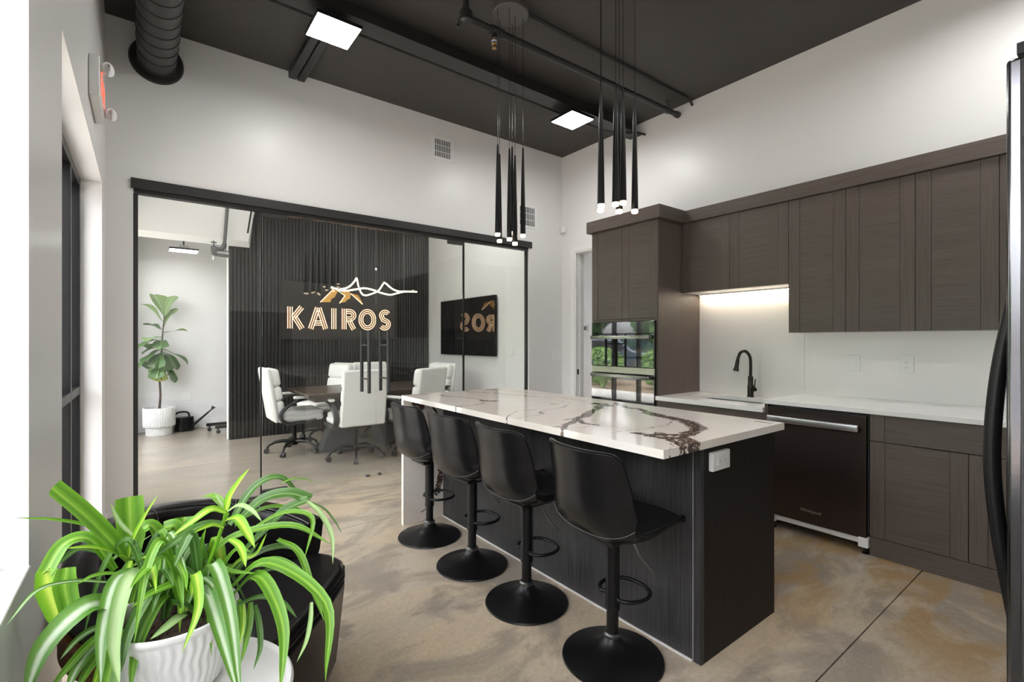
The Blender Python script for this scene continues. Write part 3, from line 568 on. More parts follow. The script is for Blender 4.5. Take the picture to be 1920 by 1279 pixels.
# ------------------------------------------------------------------ glass partition
gp = thing('door_3', 'black-framed glass partition with double pull-handle doors to meeting room', 'glass partition'); gp['kind'] = 'structure'
obj('header', MB().box(-.074, 3.69, YF-.022, YF+.10, 2.42, 2.492), BLACKP, gp, bevel=.002)
obj('track', MB().box(-.055, 3.655, YF+.01, YF+.075, 2.392, 2.42), BLACKP, gp)
obj('channel', MB().box(-.06, -.032, YF+.02, YF+.06, 0, 2.392), BLACKP, gp)
obj('channel', MB().box(3.634, 3.655, YF+.02, YF+.06, 0, 2.392), BLACKP, gp)
obj('channel', MB().box(-.03, .78, YF+.025, YF+.055, 0, .012), BLACKP, gp); obj('channel', MB().box(2.775, 3.632, YF+.025, YF+.055, 0, .012), BLACKP, gp)
def pane(x0, x1, z0, z1): return obj('pane', MB().box(x0, x1, YF+.034, YF+.046, z0, z1), GLASS, gp, flat=True)
pane(-.032, .776, .012, 2.392); pane(2.772, 3.634, .012, 2.392)
obj('seal', MB().box(.776, .786, YF+.028, YF+.052, .012, 2.392), BLACKM, gp); obj('seal', MB().box(2.760, 2.772, YF+.028, YF+.052, .012, 2.392), BLACKM, gp)
for x0, x1, hx, px in ((.792, 1.778, 1.676, (.79, .985)), (1.784, 2.756, 1.865, (2.575, 2.757))):
    p = pane(x0, x1, .01, 2.385)
    obj('patch_fitting', MB().box(px[0], px[1], YF+.018, YF+.062, 2.35, 2.392), BLACKP, p, bevel=.002)
    obj('patch_fitting', MB().box(px[0], px[1], YF+.018, YF+.062, .008, .055), BLACKP, p, bevel=.002)
    for sy in (-.055, .135):
        h = MB().cyl((hx, YF+sy, .82), (hx, YF+sy, 1.41), .0165, n=16)
        ho = obj('pull_handle', h, CHAIRP, p)
        for hz in (.95, 1.27): obj('standoff', MB().cyl((hx, YF+sy, hz), (hx, YF+.04, hz), .008, n=10), CHAIRP, ho)
for x in (1.72, 1.84):
    tag(obj('door_stop_bumper', MB().lathe([(.02,0),(.02,.012),(.012,.02),(0,.022)], 12, (x, YF+.10, 0)), CHAIRP), 'small grey bumper on floor at the %s leaf of the glass doors' % ('left-hand' if x < 1.78 else 'right-hand'), 'door bumper', 'bumpers at the glass doors')

# ------------------------------------------------------------------ ceiling services
be = thing('ceiling_beam', 'long black steel beam under the dark ceiling', 'beam')
obj('flange', MB().box(XL, XK-.001, 3.22, 3.375, 3.495, 3.512), BLACKP, be); obj('web', MB().box(XL, XK-.001, 3.285, 3.30, 3.512, ZC-.001), BLACKP, be)
obj('conduit', MB().tube([(XL+.01, 3.40, 3.50), (3.75, 3.40, 3.50), (3.95, 3.33, 3.488), (4.12, 3.20, 3.488), (4.19, 3.17, 3.48)], .011, 8), BLACKP, be)
obj('conduit', MB().cyl((XL+.01, 3.42, 3.525), (XK-.02, 3.42, 3.525), .009, n=8), BLACKP, be)
jo = thing('ceiling_joist', 'short black double joist running to the white wall', 'joist')
for x in (.985, 1.055): obj('channel', MB().box(x, x+.062, 3.385, YF-.001, 3.565, ZC-.001), BLACKP, jo, bevel=.008)
pi = thing('sprinkler_pipe', 'black sprinkler pipe hanging under the dark ceiling', 'pipe')
PY, PZ = 2.725, 3.462
obj('pipe', MB().cyl((1.73, PY, PZ-.005), (4.17, PY+.045, 3.533), .024, n=16), BLACKP, pi)
obj('elbow', MB().lathe([(.03,-.045),(.045,-.03),(.045,.03),(.03,.05),(0,.05)], 12, (1.70, PY, PZ)).tube([(1.67, PY, PZ+.01), (1.66, PY+.03, PZ-.05), (1.645, PY+.02, PZ-.08)], .010, 6).tube([(1.70, PY, PZ+.03), (1.70, PY, ZC)], .022, 10), BLACKP, pi)
obj('end_cap', MB().cyl((4.14, PY+.0445, 3.532), (4.178, PY+.045, 3.533), .031, n=14), BLACKP, pi)
obj('tee', MB().cyl((1.90, PY, PZ), (2.0, PY, PZ), .032, n=14).cyl((1.93, PY, PZ), (1.93, PY, PZ-.055), .022, n=12), BLACKP, pi)
sh = obj('sprinkler_head', MB().lathe([(.017,-.055),(.019,-.07),(.019,-.095),(.011,-.10),(.011,-.115),(.016,-.12),(.016,-.125),(.0,-.126)], 12, (1.93, PY, PZ)), BRASS, pi); sh['label'] = 'brass sprinkler head with pale blue collar'
obj('collar', MB().lathe([(.0195,-.072),(.0205,-.074),(.0205,-.082),(.0195,-.084)], 12, (1.93, PY, PZ)), mat('pale_blue_ring', (.45,.55,.8), .4), sh)
for hx in (4.0,): obj('hanger', MB().tube([(hx, PY+.042, ZC), (hx, PY+.042, 3.575)], .006, 6).tube([(hx, PY+.042+.034*math.cos(t), 3.537+.04*math.sin(t)) for t in [k*math.pi/8 for k in range(16)]], .004, 5, True), BLACKP, pi)
tag(obj('conduit', MB().tube([(1.9, 2.62, 3.606), (4.10, 2.62, 3.606), (4.16, 2.62, 3.598), (4.185, 2.62, 3.57)], .0125, 8), BLACKP), 'thin black conduit clipped to the dark ceiling', 'conduit')
sd = thing('spiral_duct', 'black spiral duct entering the wall through a black collar', 'duct')
DXc, DZc, Dr = .078, 3.375, .118
obj('tube', MB().tube([(DXc, y, DZc) for y in np.linspace(2.1, YF-.002, 12)], Dr, 40), DUCT, sd)
for k in range(18):
    y = 2.16 + k*.128
    if y < YF-.03: obj('seam_rib', MB().tube([(DXc+(Dr+.001)*math.cos(t), y+.03*t/6.28, DZc+(Dr+.001)*math.sin(t)) for t in np.linspace(0, 6.283, 33)], .0035, 5), DUCT, sd)
obj('collar', MB().tube([(DXc+.0, YF-.002, DZc+.012), (DXc+.0, YF-.02, DZc+.012)], [.168, .160], 40), BLACKP, sd)
def led(x, y, z, label, grp='square ceiling lights'):
    r = thing('ceiling_light', label, 'ceiling light', (x, y, z), 0, grp)
    f = obj('frame', MB().box(-.148,.148,-.148,.148,0,.022), BLACKM, r, bevel=.003)
    obj('diffuser', MB().box(-.139,.139,-.139,.139,-.002,.002), LED, r, flat=True)
    obj('driver_box', MB().box(-.05,.05,-.04,.04,.022, ZC-z-.13), BLACKP, r); obj('stem', MB().cyl((0,0,ZC-z-.13),(0,0,ZC-z-.001),.012,n=8), BLACKP, r)
    return r
led(1.02, 3.32, 3.40, 'square LED panel lit white below the joist end')
led(3.26, 3.31, 3.42, 'square LED panel lit white near the far kitchen corner')
led(1.02, .55, 3.40, 'added unseen LED panel brightening the fridge end of room')  # extra lamp out of view, added for more light in the kitchen
led(3.45, .35, 3.42, 'added unseen LED panel brightening the kitchen run by fridge')  # second lamp added outside the view to light the kitchen side
led(2.9, 5.4, 3.42, 'added unseen LED panel brightening television end of meeting room')  # hidden above the header, added to brighten the dim meeting room
led(.9, 5.4, 3.42, 'added unseen LED panel brightening street end of meeting room')  # another added lamp out of sight, lifts the meeting-room light

# pendant clusters over the island
def cluster(i, cx, cy, label):
    r = thing('pendant_cluster', label, 'pendant light', (cx, cy, 0), 0, 'slim pendant clusters over the island')
    obj('canopy', MB().lathe([(.0,3.488),(.118,3.488),(.122,3.492),(.122,3.522),(.118,3.526),(.03,3.526)], 40), mat('canopy_grey', (.075,.069,.064), .45) if i == 0 else bpy.data.materials['canopy_grey'], r)
    obj('stem', MB().cyl((0,0,3.52),(0,0,ZC-.001),.03,n=12), BLACKP, r)
    for (x, y, z) in PENDANTS[i]:
        x -= cx; y -= cy
        p = obj('pendant', MB().lathe([(.0,0),(.0172,0),(.0178,.004),(.0150,.20),(.0105,.42),(.0060,.575),(.0045,.585),(.0,.586)], 20, (x,y,z+.028)), BLACKM, r)
        obj('cord', MB().cyl((x,y,z+.6),(x,y,3.49),.0016,n=6), BLACKM, p)
        obj('diffuser', MB().lathe([(.0,.010),(.0145,.010),(.0166,.013),(.0166,.0285)], 20, (x,y,z)), TIP, p)['label'] = 'glowing warm diffuser tip'
cluster(0, 1.95, 2.566, 'cluster of six slim black pendants nearer the glass partition')
cluster(1, 1.95, 1.65, 'cluster of six slim black pendants nearer the fridge')

# wall fittings
def vent(x0, x1, z0, z1, label):
    r = thing('air_vent', label, 'air vent', (0,0,0), 0, 'white wall registers'); y = YF
    obj('frame', MB().box(x0,x0+.028,y-.008,y,z0,z1).box(x1-.028,x1,y-.008,y,z0,z1).box(x0+.028,x1-.028,y-.008,y,z0,z0+.028).box(x0+.028,x1-.028,y-.008,y,z1-.028,z1), PLATE, r)
    obj('backing', MB().box(x0+.028,x1-.028,y-.002,y-.0005,z0+.028,z1-.028), DARK, r)
    n = 10
    for k in range(n):
        xx = x0+.034+(x1-x0-.068)*k/(n-1); o = obj('louver', MB().box(xx-.0035,xx+.0035,y-.009,y-.002,z0+.03,z1-.03), PLATE, r)
    for zz in (.36, .64): obj('damper_bar', MB().box(x0+.03,x1-.03,y-.004,y-.0021,z0+(z1-z0)*zz-.003,z0+(z1-z0)*zz+.003), PLATE, r)
vent(2.357, 2.612, 3.20, 3.437, 'white louvred register high above the glass doors')
vent(3.475, 3.775, 2.655, 2.93, 'white louvred register beside the glass partition end, behind pendants')
def plate(name, label, cat, ax, c, w, h, kind, grp=None):
    """ax: 'x-' plate on a wall whose face looks to -X; 'y-' to -Y."""
    r = thing(name, label, cat, c, 0 if ax == 'y-' else R(-90), grp)   # local: face looks to -Y, width along X
    obj('plate', MB().box(-w/2,w/2,-.006,0,-h/2,h/2), PLATE, r, bevel=.002)
    n = {'outlet':1,'rocker':1,'rocker3':3,'blank':0}[kind]
    for k in range(n):
        xx = (k-(n-1)/2)*.046
        o = obj('insert', MB().box(xx-.016,xx+.016,-.0085,-.005,-.033,.033), PLATE, r, bevel=.001)
        if kind == 'outlet':
            for dz in (-.018,.018):
                for dx in (-.006,.006): obj('slot', MB().box(xx+dx-.001,xx+dx+.001,-.0092,-.008,dz-.004,dz+.004), DARK, o)
                obj('ground_hole', MB().cyl((xx,-.0092,dz-.010),(xx,-.008,dz-.010),.0022,n=8), DARK, o)
    return r
plate('switch_plate', 'white triple switch plate on far wall near corner', 'light switch', 'y-', (4.10, YF-.001, 1.135), .165, .115, 'rocker3')
plate('switch_plate', 'white single switch on splashback below middle upper cabinet', 'light switch', 'x-', (XK-.016, 1.294, 1.145), .075, .118, 'rocker')
plate('wall_outlet', 'white duplex outlet on splashback nearer the fridge', 'outlet', 'x-', (XK-.016, .985, 1.148), .08, .118, 'outlet')
plate('switch_plate', 'white switch plate on the television wall', 'light switch', 'x-', (XM-.001, 5.02, 1.18), .09, .12, 'rocker')
plate('outlet_cover', 'white blank cover plate low on wall beside the fig', 'cover plate', 'y-', (.50, YB-.001, .49), .13, .13, 'blank')
tag(obj('wall_sensor', MB().rbox((XK-.022, YF-.045, 2.70), (.04,.07,.075), .01), PLATE), 'small white motion sensor high in the kitchen corner', 'sensor')
t = thing('thermostat', 'white thermostat on corridor wall seen in the doorway', 'thermostat', (5.299, 5.11, 1.5))
obj('body', MB().rbox((-.012,0,0),(.024,.14,.10),.006), PLATE, t); obj('screen', MB().box(-.026,-.024,-.055,0,-.03,.03), mat('lcd_green', (.12,.16,.12), .3), t)
tag(obj('door_stop', MB().lathe([(.012,0),(.012,.03),(.018,.032),(.018,.045),(0,.047)], 12).xf(Matrix.Translation((.60, YB-.014, .075)) @ Matrix.Rotation(R(90), 4, 'X')), BLACKM), 'small black door stop on baseboard beside the watering can', 'door stop')
# emergency light above the cabinets
e = thing('emergency_light', 'white emergency light on wall above cabinets beside fridge', 'emergency light', (XK-.001, .415, 2.545))
obj('housing', MB().rbox((-.03,0,.03),(.06,.16,.07),.012), PLATE, e)
for dy in (-.05,.05): obj('lamp_head', MB().cyl((-.05,dy,-.02),(-.09,dy,-.03),.022,.03,n=14), PLATE, e)
# exit sign
ex = thing('exit_sign', 'white exit sign with red letters and lamp heads over street door', 'exit sign', (XL, 3.33, 2.60))
obj('housing', MB().rbox((.022,0,.02),(.042,.42,.20),.006), PLATE, ex)
fc = obj('face', MB().box(.043,.0442,-.16,.16,-.06,.10), mat('exit_face', (.75,.68,.66), .4), ex)
def text_obj(name, body, size, m, parent, loc, rot, ext=.001, spacing=1.0):
    c = bpy.data.curves.new(name, 'FONT'); c.body = body; c.size = size; c.extrude = ext; c.align_x = 'CENTER'; c.align_y = 'CENTER'; c.space_character = spacing; c.resolution_u = 4
    tmp = bpy.data.objects.new(name, c); COL.objects.link(tmp)
    dg = bpy.context.evaluated_depsgraph_get(); dg.update()
    me = bpy.data.meshes.new_from_object(tmp.evaluated_get(dg)); bpy.data.objects.remove(tmp); bpy.data.curves.remove(c)
    o = bpy.data.objects.new(name, me); COL.objects.link(o); me.materials.clear(); me.materials.append(m); o.parent = parent; o.location = loc; o.rotation_euler = rot
    return o
text_obj('lettering', 'EXIT', .15, EXITR, ex, (.0448, 0, .02), (R(90), 0, R(90)), .0012)
for sy in (-.12, .17):
    hd = obj('lamp_head', MB().cyl((.04,sy,.09 if sy < 0 else -.03),(.075,sy-.03,.085 if sy < 0 else -.035),.018,.034,n=20), PLATE, ex)
    obj('lens', MB().lathe([(0,.006),(.02,.005),(.030,0)], 18).xf(Matrix.Translation((.076,sy-.03,.085 if sy < 0 else -.035)) @ Matrix.Rotation(R(90),4,'Y')), CHROME, hd)

# ------------------------------------------------------------------ kitchen run
def door_leaf(parent, xf, y0, y1, z0, z1, stiles=True, name='door', sw=.076):
    """slab door facing -X: level-grained centre panel with upright-grained stiles"""
    gp_ = .0015; y0 += gp_; y1 -= gp_; z0 += gp_; z1 -= gp_
    if not stiles: return obj(name, MB().box(xf, xf+.019, y0, y1, z0, z1), CAB_H, parent, bevel=.001)
    d = obj(name, MB().box(xf+.0016, xf+.019, y0+sw+.001, y1-sw-.001, z0, z1), CAB_H, parent, bevel=.001)
    for a, b in ((y0, y0+sw), (y1-sw, y1)): obj('stile', MB().box(xf, xf+.019, a, b, z0, z1), CAB_V, d, bevel=.001)
    return d
TX, TS, TE = 3.544, 2.546, 3.325
tc = thing('tall_oven_cabinet', 'tall dark wood cabinet housing the wall ovens', 'cabinet')
obj('side_panel', MB().box(TX+.004, XK-.001, TS, TS+.022, 0, 2.373), CAB_V, tc, bevel=.001)
obj('side_panel', MB().box(TX+.004, XK-.001, TE-.02, TE, 0, 2.373), CAB_V, tc, bevel=.001)
obj('carcass', MB().box(TX+.025, XK-.002, TS+.022, TE-.02, 1.512, 2.372).box(TX+.03, XK-.002, TS+.022, TE-.02, 0, .09), CAB_V, tc)
door_leaf(tc, TX, TS+.002, 2.945, 1.515, 2.371); door_leaf(tc, TX, 2.945, TE-.002, 1.515, 2.371)
obj('filler', MB().box(TX+.004, TX+.022, TS+.022, TE-.02, 1.492, 1.512), CAB_H, tc)
door_leaf(tc, TX, TS+.022, TE-.02, .10, .345, False, 'drawer')
cr = thing('crown_moulding', 'flat dark wood crown along the cabinet tops', 'crown moulding')
obj('board', MB().box(TX-.045, TX-.022, TS-.045, TE+.03, 2.373, 2.485), CAB_H, cr, bevel=.001)
obj('board', MB().box(TX-.022, 3.893, TS-.045, TS-.022, 2.373, 2.485), CAB_H, cr, bevel=.001)
obj('board', MB().box(3.871, 3.8915, .115, TS-.045, 2.375, 2.481), CAB_H, cr, bevel=.001)
obj('top_board', MB().box(TX-.022, XK-.001, TS-.022, TE+.03, 2.373, 2.39).box(3.893, XK-.001, .115, TS-.022, 2.375, 2.39), CAB_H, cr)
UX = 3.892
def upper(label, y0, y1, z0, splits):
    r = thing('upper_cabinet', label, 'cabinet', (0,0,0), 0, 'dark wood wall cabinets')
    obj('carcass', MB().box(UX+.0195, XK-.001, y0+.001, y1-.001, z0+.004, 2.374), CAB_V, r)
    obj('bottom_panel', MB().box(UX+.02, XK-.001, y0+.002, y1-.002, z0-.0005, z0+.0035), GRID_, r)
    e = [y0] + splits + [y1]
    for a, b in zip(e, e[1:]): door_leaf(r, UX, a, b, z0, 2.373)
    return r
upper('short dark wall cabinet above the sink with lit underside', 1.630, 2.544, 1.745, [2.093])
upper('tall dark two-door wall cabinet above the dishwasher', .873, 1.630, 1.372, [1.254])
upper('tall dark two-door wall cabinet nearest the fridge', .115, .873, 1.372, [.494])
us = thing('under_cabinet_light', 'warm light strip under the short cabinet over the sink', 'strip light')
obj('housing', MB().box(XK-.075, XK-.035, 1.66, 2.52, 1.732, 1.7445), PLATE, us); obj('diffuser', MB().box(XK-.07, XK-.04, 1.67, 2.51, 1.729, 1.732), UCL, us, flat=True)
tag(obj('splashback', MB().box(XK-.0145, XK-.0005, 1.632, TS-.001, .836, 1.744).box(XK-.0145, XK-.0005, .115, 1.630, .896, 1.371), QUARTZW), 'plain white slab splashback behind sink and counter', 'splashback')
# counters
BX = 3.53
SKX0, SKX1, SKY0, SKY1 = 3.70, 4.06, 1.74, 2.35
c = MB(); z0, z1 = .800, .835; xs = BX-.028
c.box(xs, SKX0, 1.640, TS-.001, z0, z1).box(SKX1, XK-.015, 1.640, TS-.001, z0, z1).box(SKX0, SKX1, 1.640, SKY0, z0, z1).box(SKX0, SKX1, SKY1, TS-.001, z0, z1)
tag(obj('sink_counter', c, QUARTZW, bevel=.0015), 'lowered white quartz counter around the sink', 'countertop')
tag(obj('counter', MB().box(xs, XK-.015, .10, 1.635, .866, .896), QUARTZW, bevel=.0015), 'white quartz counter over dishwasher and drawer cabinet', 'countertop')
sk = thing('kitchen_sink', 'white undermount sink sunk in the lowered counter', 'sink')
b = MB().box(SKX0-.01, SKX0, SKY0-.01, SKY1+.01, .60, .7995).box(SKX1, SKX1+.01, SKY0-.01, SKY1+.01, .60, .7995).box(SKX0, SKX1, SKY0-.01, SKY0, .60, .7995).box(SKX0, SKX1, SKY1, SKY1+.01, .60, .7995).box(SKX0-.01, SKX1+.01, SKY0-.01, SKY1+.01, .59, .60)
obj('basin', b, STEEL, sk); obj('drain', MB().lathe([(.045,0),(.045,.003),(.03,.004),(0,.002)], 20, (3.88, 2.05, .60)), CHROME, sk)
fa = thing('kitchen_faucet', 'dark gooseneck faucet behind the sink', 'faucet', (4.10, 2.02, .835), R(155))
obj('body', MB().lathe([(.030,0),(.030,.006),(.025,.010),(.025,.095),(.021,.105),(.021,.17),(.014,.178)], 24), BRONZE, fa)
gn = crom([(0,0,.17),(0,0,.30),(.012,0,.352),(.05,0,.388),(.095,0,.380),(.118,0,.34),(.126,0,.31)], 7)
obj('gooseneck', MB().tube(gn, .0125, 14), BRONZE, fa)
obj('spray_head', MB().cyl((.125,0,.315),(.136,0,.255),.0145,.0165,18).cyl((.136,0,.255),(.143,0,.222),.0165,.024,18), BRONZE, fa)
hd = obj('handle', MB().cyl((0,.0,.065),(0,.058,.068),.018,.016,16), BRONZE, fa)
obj('lever', MB().tube([(0,.045,.075),(0,.05,.11),(-.004,.052,.155)], [.006,.005,.0045], 8), BRONZE, hd)
# base units
sb = thing('sink_cabinet', 'dark wood cabinet front below the lowered sink counter', 'cabinet')
obj('carcass', MB().box(BX+.02, XK-.001, 1.640, TS-.003, 0, .58), CAB_V, sb); obj('apron', MB().box(BX+.002, BX+.02, 1.64, TS-.003, .60, .80), CAB_H, sb, bevel=.001)
door_leaf(sb, BX, 1.640, 2.093, .115, .60); door_leaf(sb, BX, 2.093, TS-.003, .115, .60); obj('kick_board', MB().box(BX, BX+.018, 1.64, TS-.003, 0, .112), CAB_H, sb)
obj('end_panel', MB().box(BX+.002, XK-.02, 1.618, 1.6385, 0, .865), CAB_V, sb)
db = thing('drawer_cabinet', 'dark wood base cabinet with long drawer next to dishwasher', 'cabinet')
obj('carcass', MB().box(BX+.02, XK-.001, .10, 1.010, 0, .865), CAB_V, db)
dr = obj('drawer', MB().box(BX+.0016, BX+.0195, .18, .937, .702, .862), CAB_H, db, bevel=.001); obj('stile', MB().box(BX, BX+.0195, .938, 1.010, .702, .862), CAB_V, dr, bevel=.001)
door_leaf(db, BX, .566, 1.011, .115, .699, sw=.074); door_leaf(db, BX, .12, .566, .115, .699, sw=.074)
obj('kick_board', MB().box(BX, BX+.018, .10, 1.010, 0, .113), CAB_H, db, bevel=.001)
obj('finger_pull', MB().box(BX-.002, BX+.004, .60, .80, .6985, .7015), BLACKM, db)
# dishwasher
dw = thing('dishwasher', 'dark brown-black stainless dishwasher with bright bar handle', 'dishwasher'); DY0_, DY1_ = 1.022, 1.612
obj('tub', MB().box(BX+.03, XK-.05, DY0_, DY1_, .11, .855), mat('dishwasher_tub_grey', (.05,.05,.05), .5), dw)
obj('door', MB().box(BX-.012, BX+.03, DY0_+.004, DY1_-.002, .094, .846), DWM, dw, bevel=.003)
hb = obj('handle', MB().rbox((BX-.052, (1.596+1.054)/2, .771), (.022, .542, .044), .006), STEEL, dw); hb['label'] = 'bright brushed bar handle'
for y in (1.08, 1.57): obj('bracket', MB().box(BX-.045, BX-.011, y-.012, y+.012, .762, .78), STEEL, hb)
obj('vent_slot', MB().box(BX-.0128, BX-.0115, 1.47, 1.545, .802, .806), DARK, dw)
obj('base_frame', MB().box(BX+.005, BX+.05, DY0_+.03, DY1_-.02, .055, .09).box(BX-.02, BX+.05, DY0_-.008, DY0_+.045, .04, .10).box(BX-.02, BX+.05, DY1_-.05, DY1_, .045, .095).box(BX-.004, BX+.006, 1.22, 1.40, .062, .086), PLATE, dw, bevel=.004)['label'] = 'white plastic base frame'
for y in (DY0_+.012, DY1_-.03): obj('foot', MB().lathe([(.02,0),(.02,.008),(.01,.012),(.01,.045)], 14, (BX+.01, y, 0)), BLACKM, dw)
lg = text_obj('lettering', 'Whirlpool', .030, STEEL, dw, (BX-.0125, 1.335, .178), (R(90), 0, R(-90)), .0006)
obj('swirl', MB().tube([(BX-.0132, 1.335+.028*math.cos(t), .180+.011*math.sin(t)+.004*math.cos(t)) for t in np.linspace(.5, 5.6, 26)], .0008, 5), STEEL, lg)
# double oven
ov = thing('wall_oven', 'black glass combination wall oven with dark steel handles', 'oven'); OY0, OY1 = TS+.024, TE-.022
obj('chassis', MB().box(TX+.02, XK-.06, OY0, OY1, .35, 1.49), BLACKM, ov)
obj('control_panel', MB().box(TX-.022, TX+.02, OY0, OY1, 1.378, 1.488), OVENG, ov, bevel=.002)
for nm, z0, z1, hz in (('microwave_door', 1.074, 1.372, 1.345), ('oven_door', .40, 1.006, .985)):
    d = obj(nm, MB().box(TX-.026, TX+.02, OY0, OY1, z0, z1), OVENG, ov, bevel=.002)
    h = obj('handle', MB().rbox((TX-.066, (OY0+OY1)/2, hz), (.016, OY1-OY0-.05, .032), .005), OVENM, d)
    for y in (OY0+.05, OY1-.05): obj('bracket', MB().box(TX-.06, TX-.025, y-.012, y+.012, hz-.01, hz+.01), OVENM, h)
obj('divider', MB().box(TX-.02, TX+.02, OY0, OY1, 1.010, 1.070), OVENM, ov, bevel=.002)['label'] = 'dark stainless divider strip'
obj('side_rail', MB().box(TX-.004, TX+.018, TS+.0225, OY0, .35, 1.49), BLACKM, ov)

# ------------------------------------------------------------------ island
IX0, IX1, IY0, IY1, IZ = 1.465, 2.416, 1.030, 3.216, .922
def vnoise(x, y, s, seed):
    rs = np.random.RandomState(seed); gq = rs.rand(128, 128); xi = (x*s) % 127; yi = (y*s) % 127
    i = xi.astype(int); j = yi.astype(int); fx = xi-i; fy = yi-j; fx = fx*fx*(3-2*fx); fy = fy*fy*(3-2*fy)
    return (gq[i,j]*(1-fx)+gq[i+1,j]*fx)*(1-fy)+(gq[i,j+1]*(1-fx)+gq[i+1,j+1]*fx)*fy
def field(px, py, veins, wob=.012):
    x = px + wob*(vnoise(px, py, 11, 1)-.5)*2 + wob*.4*(vnoise(px, py, 31, 2)-.5)*2
    y = py + wob*(vnoise(px, py, 11, 3)-.5)*2 + wob*.4*(vnoise(px, py, 31, 4)-.5)*2
    f = np.full(px.shape, -3.0)
    for w, pts in veins:
        for (x0, y0), (x1, y1) in zip(pts, pts[1:]):
            dx, dy = x1-x0, y1-y0; t = np.clip(((x-x0)*dx+(y-y0)*dy)/(dx*dx+dy*dy+1e-9), 0, 1)
            d = np.hypot(x-x0-t*dx, y-y0-t*dy)
            f = np.maximum(f, np.minimum((w-d)/max(w*.9, .006), 1.2))
    return f
def vein_slab(name, nu, nv, P, F, thick, m, parent):
    """top sheet P(u,v) with the field F on it, sides dropped by the vector thick"""
    uu, vv = np.meshgrid(np.linspace(0,1,nu), np.linspace(0,1,nv)); co = P(uu.ravel(), vv.ravel()); f = F(uu.ravel(), vv.ravel())
    idx = np.arange(nu*nv).reshape(nv, nu); q = np.stack([idx[:-1,:-1], idx[:-1,1:], idx[1:,1:], idx[1:,:-1]], -1).reshape(-1,4)
    ring = np.concatenate([idx[0,:-1], idx[:-1,-1], idx[-1,:0:-1], idx[:0:-1,0]]); low = co[ring] + np.array(thick); n0 = len(co); k = len(ring)
    a = np.arange(k); b = (a+1) % k; side = np.stack([ring[a], n0+a, n0+b, ring[b]], -1)
    co2 = np.concatenate([co, low, co[ring]]); f2 = np.concatenate([f, f[ring], f[ring]]); side[:,0] = n0+k+a; side[:,3] = n0+k+b
    fs = np.concatenate([q, side]); cap = list(range(n0+k-1, n0-1, -1))
    me = bpy.data.meshes.new(name); me.from_pydata(co2.tolist(), [], fs.tolist() + [cap])
    at = me.attributes.new('vein', 'FLOAT', 'POINT'); at.data.foreach_set('value', f2.astype(np.float32))
    bm = bmesh.new(); bm.from_mesh(me); bmesh.ops.recalc_face_normals(bm, faces=list(bm.faces)); bm.to_mesh(me); bm.free()
    me.materials.append(m); o = bpy.data.objects.new(name, me); COL.objects.link(o); o.parent = parent; return o
ct = thing('island_countertop', 'white quartz island top with dark brown veins and waterfall end', 'countertop')
vein_slab('top_slab', 240, 520, lambda u, v: np.stack([IX0+u*(IX1-IX0), IY0+v*(IY1-IY0), np.full(u.shape, IZ)], -1), lambda u, v: field(IX0+u*(IX1-IX0), IY0+v*(IY1-IY0), VEINS), (0,0,-.032), QUARTZ, ct)
LEGV = [(.030, [(1.56,.875),(1.60,.83)]), (.014, [(1.545,.86),(1.56,.80)]), (.010, [(1.68,.88),(1.71,.80),(1.74,.74),(1.78,.70)]), (.030, [(1.77,.42),(1.76,.30),(1.745,.20)]), (.018, [(1.775,.36),(1.74,.24),(1.735,.18)]), (.004, [(1.60,.07),(1.66,.10),(1.70,.14)]), (.02, [(1.90,.6),(2.1,.3),(2.3,.1)])]
vein_slab('waterfall_leg', 200, 190, lambda u, v: np.stack([IX0+u*(IX1-IX0), np.full(u.shape, IY1-.032), v*(IZ-.0325)], -1), lambda u, v: field(IX0+u*(IX1-IX0), v*(IZ-.0325), LEGV), (0,.032,0), QUARTZ, ct)
il = thing('kitchen_island', 'dark grey wood kitchen island base under the veined top', 'island')
PX = 1.785
obj('back_panel', MB().box(PX, PX+.02, 2.135, IY1-.034, .004, IZ-.034), ISL_V, il, bevel=.001); obj('back_panel', MB().box(PX, PX+.02, 1.1165, 2.132, .004, IZ-.034), ISL_V, il, bevel=.001)
obj('corner_post', MB().box(PX-.002, PX+.02, 1.077, 1.113, 0, IZ-.034), ISL_V, il, bevel=.001)
obj('edge_strip', MB().box(PX-.0005, PX+.004, 1.1132, 1.1162, .0, IZ-.034), mat('pale_caulk', (.35,.35,.35), .6), il)
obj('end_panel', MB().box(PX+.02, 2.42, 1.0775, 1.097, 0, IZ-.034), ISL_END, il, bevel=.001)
obj('carcass', MB().box(PX+.02, 2.40, 1.097, IY1-.036, 0, IZ-.035), ISL_V, il)
for k in range(4):
    y0 = 1.10+k*.52; door_leaf(il, 2.419, y0, y0+.52, .11, IZ-.05).rotation_euler = (0,0,0)
obj('caulk_line', MB().box(PX-.009, PX-.0005, 1.117, IY1-.034, .0004, .006), mat('white_caulk', (.7,.69,.67), .6), il)
ol = thing('island_outlet', 'white outlet box on the island end panel under the top', 'outlet', (1.905, 1.0775, .815))
obj('box', MB().rbox((0,-.010,0),(.135,.020,.078),.004), PLATE, ol)
ins = obj('insert', MB().box(-.034,.034,-.0225,-.0195,-.0165,.0165), PLATE, ol, bevel=.001)
for dx in (-.018,.018):
    for dz in (-.006,.006): obj('slot', MB().box(dx-.004,dx+.004,-.0232,-.022,dz-.001,dz+.001), mat('slot_grey', (.25,.25,.25), .6) if 'slot_grey' not in bpy.data.materials else bpy.data.materials['slot_grey'], ins)
    obj('ground_hole', MB().cyl((dx+.010,-.0232,0),(dx+.010,-.022,0),.0022,n=8), bpy.data.materials['slot_grey'], ins)

